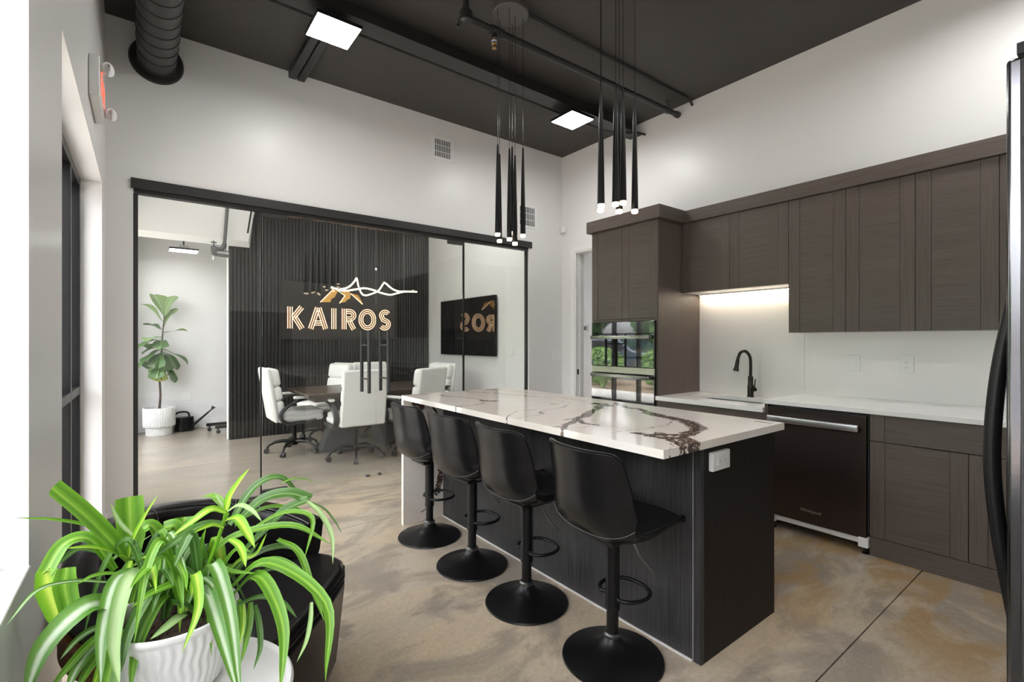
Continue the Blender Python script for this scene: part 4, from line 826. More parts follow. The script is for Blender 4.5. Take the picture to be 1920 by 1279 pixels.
# ------------------------------------------------------------------ bar stools
def stool_shell(u, v):
    """u across -1..1, v along 0 (front lip) .. 1 (top of back) -> local point; seat faces +X"""
    P = [(.232,.575),(.215,.594),(.12,.590),(.02,.578),(-.07,.572),(-.125,.585),(-.160,.625),(-.178,.68),(-.192,.76),(-.206,.84),(-.218,.902)]
    k = v*(len(P)-1); i = min(int(k), len(P)-2); t = k-i
    a, b, c, d = P[max(i-1,0)], P[i], P[i+1], P[min(i+2, len(P)-1)]
    x, z = (.5*(2*b[q]+(c[q]-a[q])*t+(2*a[q]-5*b[q]+4*c[q]-d[q])*t*t+(3*b[q]-a[q]-3*c[q]+d[q])*t**3) for q in (0,1))
    hw = np.interp(v, [0,.15,.4,.55,.7,.85,1], [.170,.195,.218,.226,.222,.212,.200])
    hug = np.interp(v, [0,.3,.5,.62,.8,1], [0,.0,.03,.075,.075,.06]); lift = np.interp(v, [0,.25,.45,.6,.85,1], [-.010,.010,.035,.02,.004,0])
    w = abs(u)
    return Vector((x + hug*w**2.4, u*hw*(1-.03*w**4), z + lift*w**2.4 - .018*max(0,(v-.85)/.15)**2*w**14))
def shell_mesh(nu, nv, th):
    A = [[stool_shell(-1+2*i/(nu-1), j/(nv-1)) for i in range(nu)] for j in range(nv)]; mid = Vector((.06,0,.78)); B = []
    for j in range(nv):
        row = []
        for i in range(nu):
            du = A[j][min(i+1,nu-1)]-A[j][max(i-1,0)]; dv = A[min(j+1,nv-1)][i]-A[max(j-1,0)][i]; n = du.cross(dv).normalized()
            if n.dot(A[j][i]-mid) < 0: n = -n
            w = abs(-1+2*i/(nu-1)); v = j/(nv-1)
            t = th*(1-.45*w**6)*np.interp(v, [0,.12,.3,.5,.8,1], [.5,.9,1.6,1.5,1.0,.8]); row.append(A[j][i]+n*t)
        B.append(row)
    m = MB(); N = nu*nv
    vs = [p for r in A for p in r] + [p for r in B for p in r]; fs = []
    for j in range(nv-1):
        for i in range(nu-1):
            a = j*nu+i; fs += [(a, a+1, a+nu+1, a+nu), (N+a, N+a+nu, N+a+nu+1, N+a+1)]
    for i in range(nu-1): fs += [(i, N+i, N+i+1, i+1), ((nv-1)*nu+i, (nv-1)*nu+i+1, N+(nv-1)*nu+i+1, N+(nv-1)*nu+i)]
    for j in range(nv-1): fs += [(j*nu, (j+1)*nu, N+(j+1)*nu, N+j*nu), (j*nu+nu-1, N+j*nu+nu-1, N+(j+1)*nu+nu-1, (j+1)*nu+nu-1)]
    return m.add(vs, fs), B, A
def make_stool(label):
    r = thing('bar_stool', label, 'bar stool', (0,0,0), 0, 'black leather bar stools along the island')
    sm, B, A = shell_mesh(25, 31, .030); s = obj('seat_shell', sm, LEATHER, r, bevel=.008, seg=3)
    nv, nu = len(B), len(B[0])
    edge = [(B[j][0]*.55+A[j][0]*.45) for j in range(nv)] + [(B[nv-1][i]*.55+A[nv-1][i]*.45) for i in range(1, nu)] + [(B[j][nu-1]*.55+A[j][nu-1]*.45) for j in range(nv-2, -1, -1)]
    obj('piping', MB().tube([p+(p-Vector((.05,0,.72))).normalized()*.002 for p in edge], .0042, 6), LEATHER, s)
    j = int(nv*.545); c = Vector((.06,0,.78)); obj('stitching', MB().tube([B[j][i]+(B[j][i]-c).normalized()*.0012 for i in range(nu)], .0013, 5), STITCH, s)
    obj('mount_plate', MB().box(-.09,.09,-.09,.09,.505,.522), BLACKM, r, bevel=.004)
    obj('base', MB().lathe([(0,0),(.203,0),(.208,.005),(.205,.011),(.17,.021),(.125,.033),(.085,.047),(.055,.064),(.038,.082),(.032,.092),(0,.092)], 56), BLACKM, r)
    obj('collar', MB().lathe([(.031,.090),(.036,.094),(.036,.104),(.030,.110)], 28), mat('gunmetal_ring', (.2,.2,.2), .3, metal=1) if 'gunmetal_ring' not in bpy.data.materials else bpy.data.materials['gunmetal_ring'], r)
    obj('gas_lift', MB().cyl((0,0,.09),(0,0,.25),.0245,n=24), BLACKM, r)
    col = obj('column', MB().lathe([(.0245,.205),(.0305,.207),(.0305,.218),(.0290,.222),(.0290,.506),(0,.507)], 28), BLACKM, r)
    pts = crom([(.0,.029,.262),(-.012,.055,.262),(.02,.092,.262),(.085,.104,.262),(.145,.072,.262),(.165,0,.262),(.145,-.072,.262),(.085,-.104,.262),(.02,-.092,.262),(-.012,-.055,.262),(.0,-.029,.262)], 6)
    obj('footrest', MB().tube(pts, .0082, 10), BLACKM, r)
    obj('lever', MB().tube(crom([(.02,-.03,.512),(.03,-.085,.498),(.045,-.105,.45),(.085,-.125,.395),(.10,-.13,.375)], 5), .0038, 8), mat('lever_steel', (.25,.25,.25), .3, metal=1) if 'lever_steel' not in bpy.data.materials else bpy.data.materials['lever_steel'], r)
    return r
ST = [(1.525,2.905,'bar stool farthest along the island, beside the waterfall leg',0), (1.527,2.380,'second bar stool from the waterfall leg of the island',2), (1.527,1.875,'third bar stool from the waterfall leg of the island',-3), (1.541,1.330,'bar stool nearest the camera, by the outlet end of the island',-4)]
s0 = make_stool(ST[0][2]); s0.location = (ST[0][0], ST[0][1], 0)
for x, y, lb, a in ST[1:]: copy_thing(s0, (x, y, 0), R(a), 'black leather '+lb)
s0['label'] = 'black leather '+ST[0][2]

# ------------------------------------------------------------------ fridge
FX, FW, FF, FH = 1.105, .91, .103, 1.775
fr = thing('refrigerator', 'black stainless refrigerator with curved bar handle, side-on', 'refrigerator')
obj('body', MB().box(FX, FX+FW, YR+.03, FF, .02, FH), FRIDGE, fr, bevel=.004)
obj('gasket', MB().box(FX+.01, FX+FW-.01, FF, FF+.008, .06, FH-.02), RUBBER, fr)
for x0, x1 in ((FX, FX+FW/2-.002), (FX+FW/2+.002, FX+FW)):
    d = obj('door', MB().box(x0, x1, FF+.008, FF+.030, .70, FH-.012), FRIDGE, fr, bevel=.006, seg=3)
dr_ = obj('freezer_drawer', MB().box(FX, FX+FW, FF+.008, FF+.030, .06, .694), FRIDGE, fr, bevel=.006, seg=3)
obj('top_cover', MB().box(FX+.02, FX+FW-.02, FF-.25, FF+.02, FH, FH+.018), BLACKM, fr)
hp = crom([(FX+.045, FF+.022, .812),(FX+.045, FF+.030, .88),(FX+.045, FF+.045, 1.0),(FX+.045, FF+.052, 1.118),(FX+.045, FF+.045, 1.245),(FX+.045, FF+.030, 1.358),(FX+.045, FF+.022, 1.412)], 7)
n = len(hp); obj('handle', MB().tube(hp, [.006+.0055*math.sin(math.pi*i/(n-1))**.6 for i in range(n)], 14, flat=1.5, up=(0,1,0)), BLACKM, fr)
for x in (FX+.05, FX+FW-.05): obj('foot', MB().cyl((x, -.1, 0), (x, -.1, .022), .02), BLACKM, fr); obj('foot', MB().cyl((x, -.6, 0), (x, -.6, .022), .02), BLACKM, fr)

# ------------------------------------------------------------------ seating corner
sx, sy = .055, 1.305
st = thing('side_table', 'round white side table holding the spider plant', 'side table', (sx, sy, 0))
obj('top', MB().lathe([(0,.486),(.225,.486),(.238,.492),(.241,.502),(.236,.510),(.228,.508),(.224,.504),(0,.503)], 64), POTW, st)
obj('column', MB().lathe([(.022,.02),(.022,.47),(.06,.486)], 20), BLACKM, st); obj('base', MB().lathe([(0,0),(.15,0),(.152,.006),(.14,.014),(.03,.024),(0,.024)], 40), BLACKM, st)
AC = Vector((.25, 1.94)); AF = R(-40)
ac = thing('tub_armchair', 'black leather tub armchair by the street door', 'armchair', (AC.x, AC.y, 0), AF)     # local +X is forward
def tub(u, v):
    """u around -1..1, v section 0..1"""
    a = R(180) - (u*R(107) if u > 0 else u*R(86)); ztop = .69 - .15*abs(u)**1.6; zb = .38 + .045*(u < 0); sec = v*2*math.pi
    ro, ri = .445, .335; rm = (ro+ri)/2; hw = (ro-ri)/2
    cz, sz = math.cos(sec), math.sin(sec); e = .38
    dr = hw*math.copysign(abs(cz)**e, cz); dz = math.copysign(abs(sz)**e, sz); zz = (ztop+zb)/2 + (ztop-zb)/2*dz
    rr = rm + dr + .03*((zz-zb)/(ztop-zb))*(1 if u*u < 2 else 0) - .02
    return (rr*math.cos(a), rr*math.sin(a), zz)
m = MB(); nu, nv = 49, 25; m.grid(nu, nv, lambda a, b: tub(-1+2*a, b)); b0 = len(m.v)
for i in (0, nu-1):
    ring = [j*nu+i for j in range(nv-1)]; m.f.append(tuple(ring if i == 0 else ring[::-1]))
shell = obj('back_shell', m, LEATHER, ac)
def on_shell(u, v, k=.0015):
    p = Vector(tub(u, v)); c_ = Vector((.385*math.cos(R(180)-(u*R(107) if u > 0 else u*R(86))), .385*math.sin(R(180)-(u*R(107) if u > 0 else u*R(86))), p.z)); return p + (p-c_).normalized()*k
for u0 in (-.33, .12, .55): obj('stitching', MB().tube([on_shell(u0, v) for v in np.linspace(.02, .48, 16)], .0016, 5), STITCH, shell)
obj('stitching', MB().tube([on_shell(u, .36) for u in np.linspace(-.98, .98, 50)], .0014, 5), STITCH, shell)
poly = [(.40*math.cos(t), .40*math.sin(t)) for t in np.linspace(R(80), R(280), 28)] + [(x, y) for x, y in ((.12,-.395),(.21,-.37),(.275,-.32),(.31,-.23),(.32,0),(.31,.23),(.275,.32),(.21,.37),(.12,.395))]
obj('seat_base', MB().prism(poly, lambda a, b: (a*.90, b*.90, .03), lambda a, b: (a, b, .37)), LEATHER, ac, bevel=.03, seg=4)
poly2 = [(x*.98 if x > .1 else x*.78, y*.97 if x > .1 else y*.78) for x, y in poly]
cu = obj('seat_cushion', MB().prism(poly2, lambda a, b: (a, b, .34), lambda a, b: (a, b, .412)), LEATHER, ac, bevel=.028, seg=4)
obj('piping', MB().tube([(x*.985, y*.985, .376) for x, y in poly], .004, 6, True), LEATHER, cu)
wb = MB(); n = 40
for k in range(n+1):
    a = R(172)+R(88)*k/n
    for rr, zz in ((.430,.405),(.450,.405),(.450,.495),(.430,.495)): wb.v.append((rr*math.cos(a), rr*math.sin(a), zz))
for k in range(n):
    for q in range(4): wb.f.append((k*4+q, k*4+(q+1) % 4, (k+1)*4+(q+1) % 4, (k+1)*4+q))
wb.f += [(0,1,2,3), (n*4+3, n*4+2, n*4+1, n*4)]
obj('wood_band', wb, OAK, ac, bevel=.003)['label'] = 'walnut band around the shell'
obj('plinth', MB().lathe([(0,0),(.30,0),(.30,.06),(0,.06)], 40), BLACKM, ac)

# spider plant
pt = thing('spider_plant', 'big bushy striped spider plant in fluted white pot', 'potted plant', (.059, 1.39, .508))
def flute(t, z): return 1 + .016*math.sin(40*t + 1.0*math.sin(z*90))*min(1, max(0, (.150-z)/.012))*min(1, z/.02)
prof = [(.0,0),(.092,0),(.098,.006)] + [(.098+.030*(k/24), .006+.142*k/24) for k in range(1, 25)] + [(.131,.152),(.133,.158),(.131,.164),(.126,.166),(.122,.160),(.121,.13)]
obj('pot', MB().lathe(prof, 240, rf=flute), POTW, pt)
sm = MB(); sm.grid(2,2,lambda a,b:(0,0,0)); sm = MB().lathe([(0,.142),(.04,.141),(.08,.139),(.110,.134),(.1205,.131)], 40, rf=lambda t, z: 1+.01*math.sin(9*t)); obj('soil', sm, SOIL, pt)
ck = MB()
for k in range(150):
    a = random.random()*6.28; r_ = .112*random.random()**.5; ck.rbox((r_*math.cos(a), r_*math.sin(a), .143), (random.uniform(.004,.012), random.uniform(.003,.006), random.uniform(.003,.006)), .001, 1, Matrix.Rotation(random.random()*3, 4, 'Z') @ Matrix.Rotation(random.random()-.5, 4, 'X'))
o = obj('bark_chips', ck, SOIL, pt); o['kind'] = 'stuff'
CAMP = Vector((0,0,1.31)); PB = Vector(pt.location)
for kind, w, tr, pts in LEAVES:
    pts = [Vector(p) for p in pts]; path = crom(pts, 6); n = len(path)
    m = MB(); m.uv = []
    prev = None
    for i, p in enumerate(path):
        t = i/(n-1); d = (path[min(i+1,n-1)]-path[max(i-1,0)]).normalized()
        nrm = ((CAMP-p).normalized()*.6 + Vector((0,0,.7))); nrm = (nrm - d*nrm.dot(d)).normalized(); side = d.cross(nrm).normalized()
        if tr == 1: ww = w*np.interp(t, [0,.3,.8,1], [.5,.95,1,.92])
        elif tr == 2: ww = w*np.interp(t, [0,.3,.7,1], [.75,1,.85,.35])
        else: ww = w*np.interp(t, [0,.2,.45,.7,.88,1], [.62,.92,1,.78,.42,.03])
        for q, k in enumerate((-.5,-.25,0,.25,.5)):
            m.v.append(tuple(p + side*ww*k + nrm*(ww*.16*(abs(k)*2)**1.3 - ww*.08) - PB)); m.uv.append((q/4, t*10))
    for i in range(n-1):
        for q in range(4): a = i*5+q; m.f.append((a, a+1, a+6, a+5))
    obj('leaf', m, LEAFM[kind], pt)
obj('offshoot_stem', MB().tube([Vector(p)-PB for p in crom([(.10,1.345,.69),(.109,1.327,.752),(.128,1.26,.85),(.144,1.215,.932)], 6)], [.004]*18+[.006], 6), LEAFM['y'], pt)

# ------------------------------------------------------------------ meeting room
sl = thing('slat_panelling', 'black vertical slat panelling behind the lit sign', 'wall panelling')
obj('felt_backing', MB().box(.90, XM-.002, 7.355, 7.379, .0, ZC-.001), FELT, sl, flat=True)
N = 64; pitch = (XM-.004-.902)/N
lo = up = None
for k in range(N):
    x = .903 + pitch*k
    if lo is None:
        lo = obj('slat', MB().box(0, pitch-.012, 0, .024, .002, .596), SLAT, sl, flat=True); up = obj('slat', MB().box(0, pitch-.012, 0, .024, .599, ZC-.002), SLAT, sl, flat=True)
        a, b = lo, up
    else:
        a, b = lo.copy(), up.copy(); COL.objects.link(a); COL.objects.link(b)
    a.location = (x, 7.331, 0); b.location = (x, 7.331, 0)
sg = thing('company_sign', 'lit company sign on the slat panelling: copper letters, gold peaks', 'sign')
obj('board', MB().box(1.53, 3.25, 7.300, 7.331, 1.33, 2.16), SIGNB, sg, bevel=.003)
SY = 7.292
def offs(pts, d):
    out = []
    for i, (x, z) in enumerate(pts):
        ds = []
        if i: ds.append((x-pts[i-1][0], z-pts[i-1][1]))
        if i < len(pts)-1: ds.append((pts[i+1][0]-x, pts[i+1][1]-z))
        ns = [(-b/math.hypot(a,b), a/math.hypot(a,b)) for a, b in ds]
        nx = sum(q[0] for q in ns); nz = sum(q[1] for q in ns); l2 = max((nx*nx+nz*nz)/len(ns), .4)
        out.append((x + nx*d/l2*(1 if len(ns) == 1 else 1), z + nz*d/l2))
    return out
def arc(cx, cz, rx, rz, a0, a1, n=18): return [(cx+rx*math.cos(R(a0+(a1-a0)*k/n)), cz+rz*math.sin(R(a0+(a1-a0)*k/n))) for k in range(n+1)]
ZB, ZT = 1.487, 1.795; ZM = (ZB+ZT)/2; H = ZT-ZB
LET = [('K', 1.60, 1.838), ('A', 1.878, 2.166), ('I', 2.205, 2.285), ('R', 2.358, 2.583), ('O', 2.618, 2.893), ('S', 2.932, 3.146)]
sw = .078
for ch, x0, x1 in LET:
    w = x1-x0; h2 = sw/2; st_ = []
    if ch == 'K': st_ = [[(x0+h2, ZB), (x0+h2, ZT)], [(x0+sw+.005, ZM+.005), (x1-h2-.005, ZT)], [(x0+sw+.02, ZM+.015), (x1-h2, ZB)]]
    if ch == 'A': st_ = [[(x0+h2, ZB), ((x0+x1)/2-.008, ZT)], [(x1-h2, ZB), ((x0+x1)/2+.008, ZT)], [(x0+.095, ZB+.085), (x1-.095, ZB+.085)]]
    if ch == 'I': st_ = [[(x0+h2, ZB), (x0+h2, ZT)]]
    if ch == 'R': st_ = [[(x0+h2, ZB), (x0+h2, ZT)], [(x0+sw, ZT-h2)] + arc(x0+w-.105, ZT-.095+0*h2, .066, .057, 90, -90) + [(x0+sw, ZT-.152)], [(x0+.115, ZM-.02), (x1-h2, ZB)]]
    if ch == 'O': st_ = [arc((x0+x1)/2, ZM, w/2-h2+.004, H/2-h2+.012, 0, 360, 40)]
    if ch == 'S':
        cx = (x0+x1)/2; st_ = [arc(cx+.004, ZT-.088, .062, .062, 35, 180, 12) + [(cx-.03, ZM+.006), (cx+.035, ZM-.02)] + arc(cx-.006, ZB+.088, .066, .062, 35, -145, 14)]
    plate_ = MB()
    for p in st_:
        a, b = offs(p, h2), offs(p, -h2); k0 = len(plate_.v); n = len(p)
        for (x, z) in a+b: plate_.v.append((x, SY, z))
        for (x, z) in a+b: plate_.v.append((x, SY+.012, z))
        for i in range(n-1):
            q = (i, i+1, n+i+1, n+i); plate_.f.append(tuple(k0+t for t in q)); plate_.f.append(tuple(k0+2*n+t for t in q[::-1]))
            plate_.f.append((k0+i, k0+2*n+i, k0+2*n+i+1, k0+i+1)); plate_.f.append((k0+n+i, k0+n+i+1, k0+3*n+i+1, k0+3*n+i))
        plate_.f.append((k0, k0+n, k0+3*n, k0+2*n)); plate_.f.append((k0+n-1, k0+3*n-1, k0+4*n-1, k0+2*n-1) if False else (k0+n-1, k0+2*n+n-1, k0+3*n+n-1, k0+n+n-1))
    lt = obj('letter', plate_, COPPER, sg, flat=True)
    for p in st_:
        for d in (-.030, 0, .030): obj('neon_line', MB().tube([(x, SY-.005, z) for x, z in offs(p, d)], .0052, 6, flat=.8), NEON, lt)
for poly_ in EMBLEM: obj('peak', MB().prism(poly_, lambda a, b: (a, SY, b), lambda a, b: (a, SY+.012, b)), GOLD, sg, flat=True)
for ln in EMBLEM_LINES: obj('neon_line', MB().tube([(x, SY-.004, z) for x, z in ln], .0055, 6), NEON, sg)
tv = thing('television', 'black flat television on the white meeting-room wall', 'television')
obj('case', MB().box(XM-.055, XM-.02, 5.33, 6.83, 1.10, 1.94), BLACKM, tv, bevel=.004); obj('screen', MB().box(XM-.0565, XM-.0548, 5.338, 6.822, 1.115, 1.933), SCREEN, tv, flat=True)
obj('wall_bracket', MB().box(XM-.02, XM-.001, 5.8, 6.4, 1.35, 1.7), BLACKM, tv)
rl = thing('ribbon_pendant', 'wavy warm LED ribbon pendant over the meeting table', 'pendant light')
for k, pts in enumerate(RIBBONS):
    y0 = 5.77 + (.05 if k else -.03); P = crom([(x, y0 + .05*math.sin(i*1.1+k), z) for i, (x, z) in enumerate(pts)], 6)
    o = obj('ribbon', MB().tube([p + Vector((0, .008, .004)) for p in P], .012, 6), BRONZE, rl)
    obj('led_face', MB().tube([p + Vector((0, -.006, -.004)) for p in P], .0095, 6), RIBBON, o)
for x, z in ((2.05, 2.07), (2.676, 1.965)): obj('wire', MB().cyl((x, 5.80, z), (x, 5.80, ZC-.03), .0018, n=6), STEEL, rl)
obj('canopy', MB().box(1.95, 2.78, 5.77, 5.83, ZC-.03, ZC-.001), BLACKM, rl)

# table and chairs
TX0, TX1, TY0, TY1, TZ = 1.36, 3.06, 5.275, 6.26, .75
tb = thing('meeting_table', 'dark wood meeting table on angular dark pedestals', 'table')
obj('top', MB().box(TX0, TX1, TY0, TY1, TZ-.018, TZ), TABLEW, tb, bevel=.002); obj('lower_top', MB().box(TX0+.015, TX1-.015, TY0+.015, TY1-.015, TZ-.042, TZ-.022), TABLEW, tb)
obj('apron', MB().box(TX0+.10, TX1-.10, TY0+.10, TY1-.10, TZ-.10, TZ-.042), TABLEW, tb)
for sgn, xc in ((-1, 1.86), (1, 2.48)):
    y0, y1 = TY0+.44, TY1-.20; xb0, xb1, xt0, xt1 = xc+sgn*.22, xc-sgn*.10, xc-sgn*.02, xc-sgn*.26
    m = MB().add([(xb0,y0+.10,0),(xb1,y0-.02,0),(xb1,y1+.02,0),(xb0,y1-.10,0),(xt0,y0,TZ-.10),(xt1,y0+.12,TZ-.10),(xt1,y1-.12,TZ-.10),(xt0,y1,TZ-.10)], [(0,3,2,1),(4,5,6,7),(0,1,5,4),(1,2,6,5),(2,3,7,6),(3,0,4,7)])
    obj('pedestal', m, mat('slate_pedestal', (.06,.062,.07), .45) if sgn < 0 else bpy.data.materials['slate_pedestal'], tb, bevel=.004)
def make_chair(label):
    r = thing('office_chair', label, 'office chair', (0,0,0), 0, 'white leather chairs around the meeting table'); T = R(-9)
    bk = Matrix.Translation((-.215,0,.42)) @ Matrix.Rotation(T, 4, 'Y')
    b = obj('backrest', MB().rbox((-.02,0,.285), (.055,.49,.62), .026, 4).xf(bk), WLEATHER, r)
    for z, h, d in ((.475,.20,.105), (.295,.165,.10), (.13,.165,.095)): obj('cushion', MB().rbox((.038,0,z), (d,.465,h), .042, 4).xf(bk), WLEATHER, b)
    obj('seam', MB().tube([(-.0480, y, z) for y, z in ((-.225,.02),(-.225,.55),(-.20,.575),(.20,.575),(.225,.55),(.225,.02))], .0015, 5).xf(bk), mat('white_seam', (.6,.6,.57), .6) if 'white_seam' not in bpy.data.materials else bpy.data.materials['white_seam'], b)
    s = obj('seat', MB().rbox((.02,0,.425), (.50,.50,.075), .034, 4), WLEATHER, r); obj('cushion', MB().rbox((.03,0,.475), (.49,.47,.075), .036, 4), WLEATHER, s)
    obj('mechanism', MB().box(-.12,.12,-.10,.10,.355,.39), BLACKM, r, bevel=.005)
    for sy in (-1, 1):
        y = sy*.275
        p = crom([(.17,y,.40),(.05,y,.375),(-.10,y,.375),(-.19,y,.42),(-.205,y,.49),(-.15,y,.56),(-.06,y,.615),(.03,y,.64),(.15,y,.643)], 5)
        a = obj('arm', MB().tube(p, [.024+.010*math.sin(math.pi*i/(len(p)-1)) for i in range(len(p))], 8, flat=.6, up=(0,1,0)), CHAIRP, r)
        obj('arm_pad', MB().rbox((.06,y,.667), (.27,.055,.034), .016, 3), WLEATHER, a)
        obj('arm_bracket', MB().box(-.04,.04,min(y,sy*.2),max(y,sy*.2),.368,.386), CHAIRP, a)
    obj('gas_lift', MB().cyl((0,0,.12),(0,0,.36),.024,n=16), BLACKM, r)
    base = obj('star_base', MB().lathe([(0,.085),(.042,.085),(.042,.15),(.03,.16),(0,.16)], 18), BLACKM, r)
    for k in range(5):
        t = k*2*math.pi/5 + .3; c_, s_ = math.cos(t), math.sin(t)
        lg = obj('leg', MB().tube([(c_*q, s_*q, z) for q, z in ((.03,.125),(.12,.135),(.21,.125),(.27,.095),(.295,.06))], [.022,.020,.017,.015,.013], 8), BLACKM, base)
        cs = MB()
        for dd in (-.014, .014):
            cc = Vector((c_*.297, s_*.297, .029)); ax = Vector((-s_, c_, 0)); cs.cyl(cc+ax*(dd-.010), cc+ax*(dd+.010), .029, n=14)
        obj('caster', cs, CHAIRP, r)
    return r
CH = [(1.42, 6.10, 0, 'white leather office chair at the street end of meeting table'), (1.89, 5.36, 90, 'white leather office chair with its back to the glass doors'), (2.54, 5.28, 114, 'white leather office chair turned, behind island waterfall end'),
      (1.94, 6.70, 197, 'white leather office chair on slat-wall side, swivelled toward street end'), (2.62, 6.54, 268, 'white leather office chair on slat-wall side under the sign'), (3.06, 5.93, 190, 'white leather office chair at the television end of meeting table')]
c0 = make_chair(CH[0][3]); c0.location = (CH[0][0], CH[0][1], 0)
for x, y, a, lb in CH[1:]: copy_thing(c0, (x, y, 0), R(a), lb)

# fig in its ribbed pot, can, stand
fg = thing('fiddle_leaf_fig', 'tall fiddle-leaf fig in a ribbed white pot', 'potted plant', (.175, 8.36, 0))
fl_ = lambda t, z: 1 + .012*(1 if (t*60/6.2832) % 1 < .55 else -1)
obj('pot', MB().lathe([(0,0),(.150,0),(.153,.006),(.153,.118),(.182,.122),(.186,.128),(.186,.375),(.182,.382),(.172,.382),(.170,.34)], 360, rf=fl_), POTW, fg)
obj('soil', MB().lathe([(0,.352),(.171,.345)], 24), SOIL, fg)
trunk = crom([(-.0,.0,.34),(.012,0,.55),(.004,0,.78),(.02,0,1.0),(.03,.01,1.25),(.045,0,1.5),(.06,0,1.66)], 5)
obj('trunk', MB().tube(trunk, [.015-.008*i/30 for i in range(len(trunk))], 8), TRUNK, fg)
# (height, azimuth as seen from the doors: 0 = right, 180 = left, 270 = toward us; pitch up, length, width, material)
FL = [(1.62,135,76,.34,.24,2),(1.64,52,70,.34,.15,2),(1.56,190,58,.32,.20,2),(1.52,40,62,.30,.11,2),(1.46,150,30,.22,.18,1),(1.42,25,38,.26,.12,2),(1.35,190,6,.34,.15,1),(1.36,215,20,.24,.16,2),(1.33,255,-5,.20,.18,1),
      (1.20,10,-4,.34,.15,1),(1.18,345,-22,.30,.17,1),(1.20,185,-12,.26,.18,1),(1.17,235,-30,.24,.19,1),(1.16,295,-38,.26,.20,1),(1.10,188,4,.30,.08,1),(1.05,170,-30,.20,.16,2),(1.06,10,-40,.22,.14,2),
      (1.0,205,-38,.22,.15,1),(.98,330,-42,.28,.15,1),(.97,250,-40,.20,.16,1),(.93,265,-60,.17,.15,3),(.93,310,-62,.16,.10,3),(1.08,90,-5,.24,.17,1),(1.28,80,15,.24,.17,1),(1.24,140,5,.22,.16,1)]
for z, az, pi_, ln, w, mi in FL:
    if .99 < z < 1.45: pi_ -= 20; az += (270-(az if az > 60 else az+360))*.22
    az = R(az); ln *= 1.15; w *= 1.25; base = Vector((np.interp(z, [.34,.78,1.25,1.66], [0,.004,.03,.06]), 0, z)); dirh = Vector((math.cos(az), math.sin(az), 0)); sd_ = Vector((-math.sin(az), math.cos(az), 0)); m = MB(); m.uv = []; n = 9
    ph = random.random()*6
    for i in range(n):
        t = i/(n-1); pp = R(pi_) - .55*t*t; 
        if i == 0: pos = base.copy()
        else: pos = pos + (dirh*math.cos(pp) + Vector((0,0,1))*math.sin(pp))*ln/(n-1)
        up_ = dirh*-math.sin(pp) + Vector((0,0,1))*math.cos(pp)
        ww = w*np.interp(t, [0,.1,.2,.4,.6,.78,.9,.97,1], [.02,.06,.38,.62,.82,1,.92,.6,.22])
        for q, k in enumerate((-.5,-.3,-.12,0,.12,.3,.5)):
            wob = .012*math.sin(9*t+ph)*(abs(k)*2)**2
            m.v.append(tuple(pos + sd_*ww*k + up_*(ww*.28*abs(k)**1.2 + wob))); m.uv.append((.5+k, t*3))
    for i in range(n-1):
        for q in range(6): a = i*7+q; m.f.append((a, a+1, a+8, a+7))
    obj('leaf', m, (None, FIGM, FIGM2, FIGM3)[mi], fg)
wc = thing('watering_can', 'black watering can with long spout beside the fig pot', 'watering can', (.475, 8.50, 0), R(8))
obj('body', MB().prism([(.12*math.cos(t)*(1.05), .085*math.sin(t)) for t in np.linspace(0, 6.283, 33)[:-1]], lambda a, b: (a, b, 0), lambda a, b: (a*.92, b*.92, .20)), BLACKM, wc, bevel=.008)
obj('spout', MB().cyl((.10,0,.06),(.345,0,.275),.020,.011,14).cyl((.345,0,.275),(.375,0,.315),.013,.030,16), BLACKM, wc)
obj('handle', MB().tube(crom([(.06,0,.195),(.05,0,.25),(-.0,0,.275),(-.09,0,.265),(-.13,0,.2),(-.125,0,.12)], 6), .0125, 10), BLACKM, wc)
rs = thing('rolling_stand', 'black wheeled stand foot poking out behind slat wall', 'rolling stand')
for y in (8.22, 7.93):
    f = obj('foot', MB().box(.72, 1.35, y-.02, y+.02, .075, .118) if y > 8 else MB().box(.80, 1.35, y-.02, y+.02, .075, .118), BLACKM, rs, bevel=.004); x = .76 if y > 8 else .84
    obj('caster', MB().cyl((x, y-.018, .028), (x, y+.018, .028), .027, n=14).cyl((x, y, .04), (x, y, .08), .012, n=8), CHAIRP, f); obj('caster', MB().cyl((1.3, y-.018, .028), (1.3, y+.018, .028), .027, n=14).cyl((1.3, y, .04), (1.3, y, .08), .012, n=8), CHAIRP, f)
obj('post', MB().box(1.12, 1.18, 7.91, 8.24, .118, .16).box(1.12, 1.18, 8.04, 8.10, .16, 1.5), BLACKM, rs)
# service pipes and lamp at the back
ll = thing('led_batten', 'white lit batten lamp hung below the meeting-room bulkhead', 'ceiling light', (.435, 7.95, 2.54))
obj('housing', MB().box(-.165,.165,-.13,.13,0,.022), BLACKM, ll, bevel=.003); obj('diffuser', MB().box(-.158,.158,-.124,.124,-.003,.001), LED_SOFT, ll, flat=True); obj('mount', MB().box(-.05,.06,-.04,.04,.022,.075), STEEL, ll); obj('rod', MB().cyl((0,0,.07),(0,0,ZC-2.541),.01,n=8), BLACKP, ll)
pp_ = thing('riser_pipe', 'grey riser pipe with elbow and valve in meeting room', 'pipe'); y = 6.86
GP = mat('grey_pipe_paint', (.12,.12,.12), .45)
obj('pipe', MB().tube(crom([(.822,6.50,ZC-.02),(.80,6.66,2.95),(.782,6.78,2.50),(.775,6.80,2.45),(.755,6.80,2.425),(.70,6.80,2.42)], 5), .019, 12), GP, pp_)
obj('elbow', MB().tube([(.785,6.795,2.50),(.776,6.80,2.455),(.755,6.80,2.427),(.70,6.80,2.42)], .026, 12), GP, pp_)
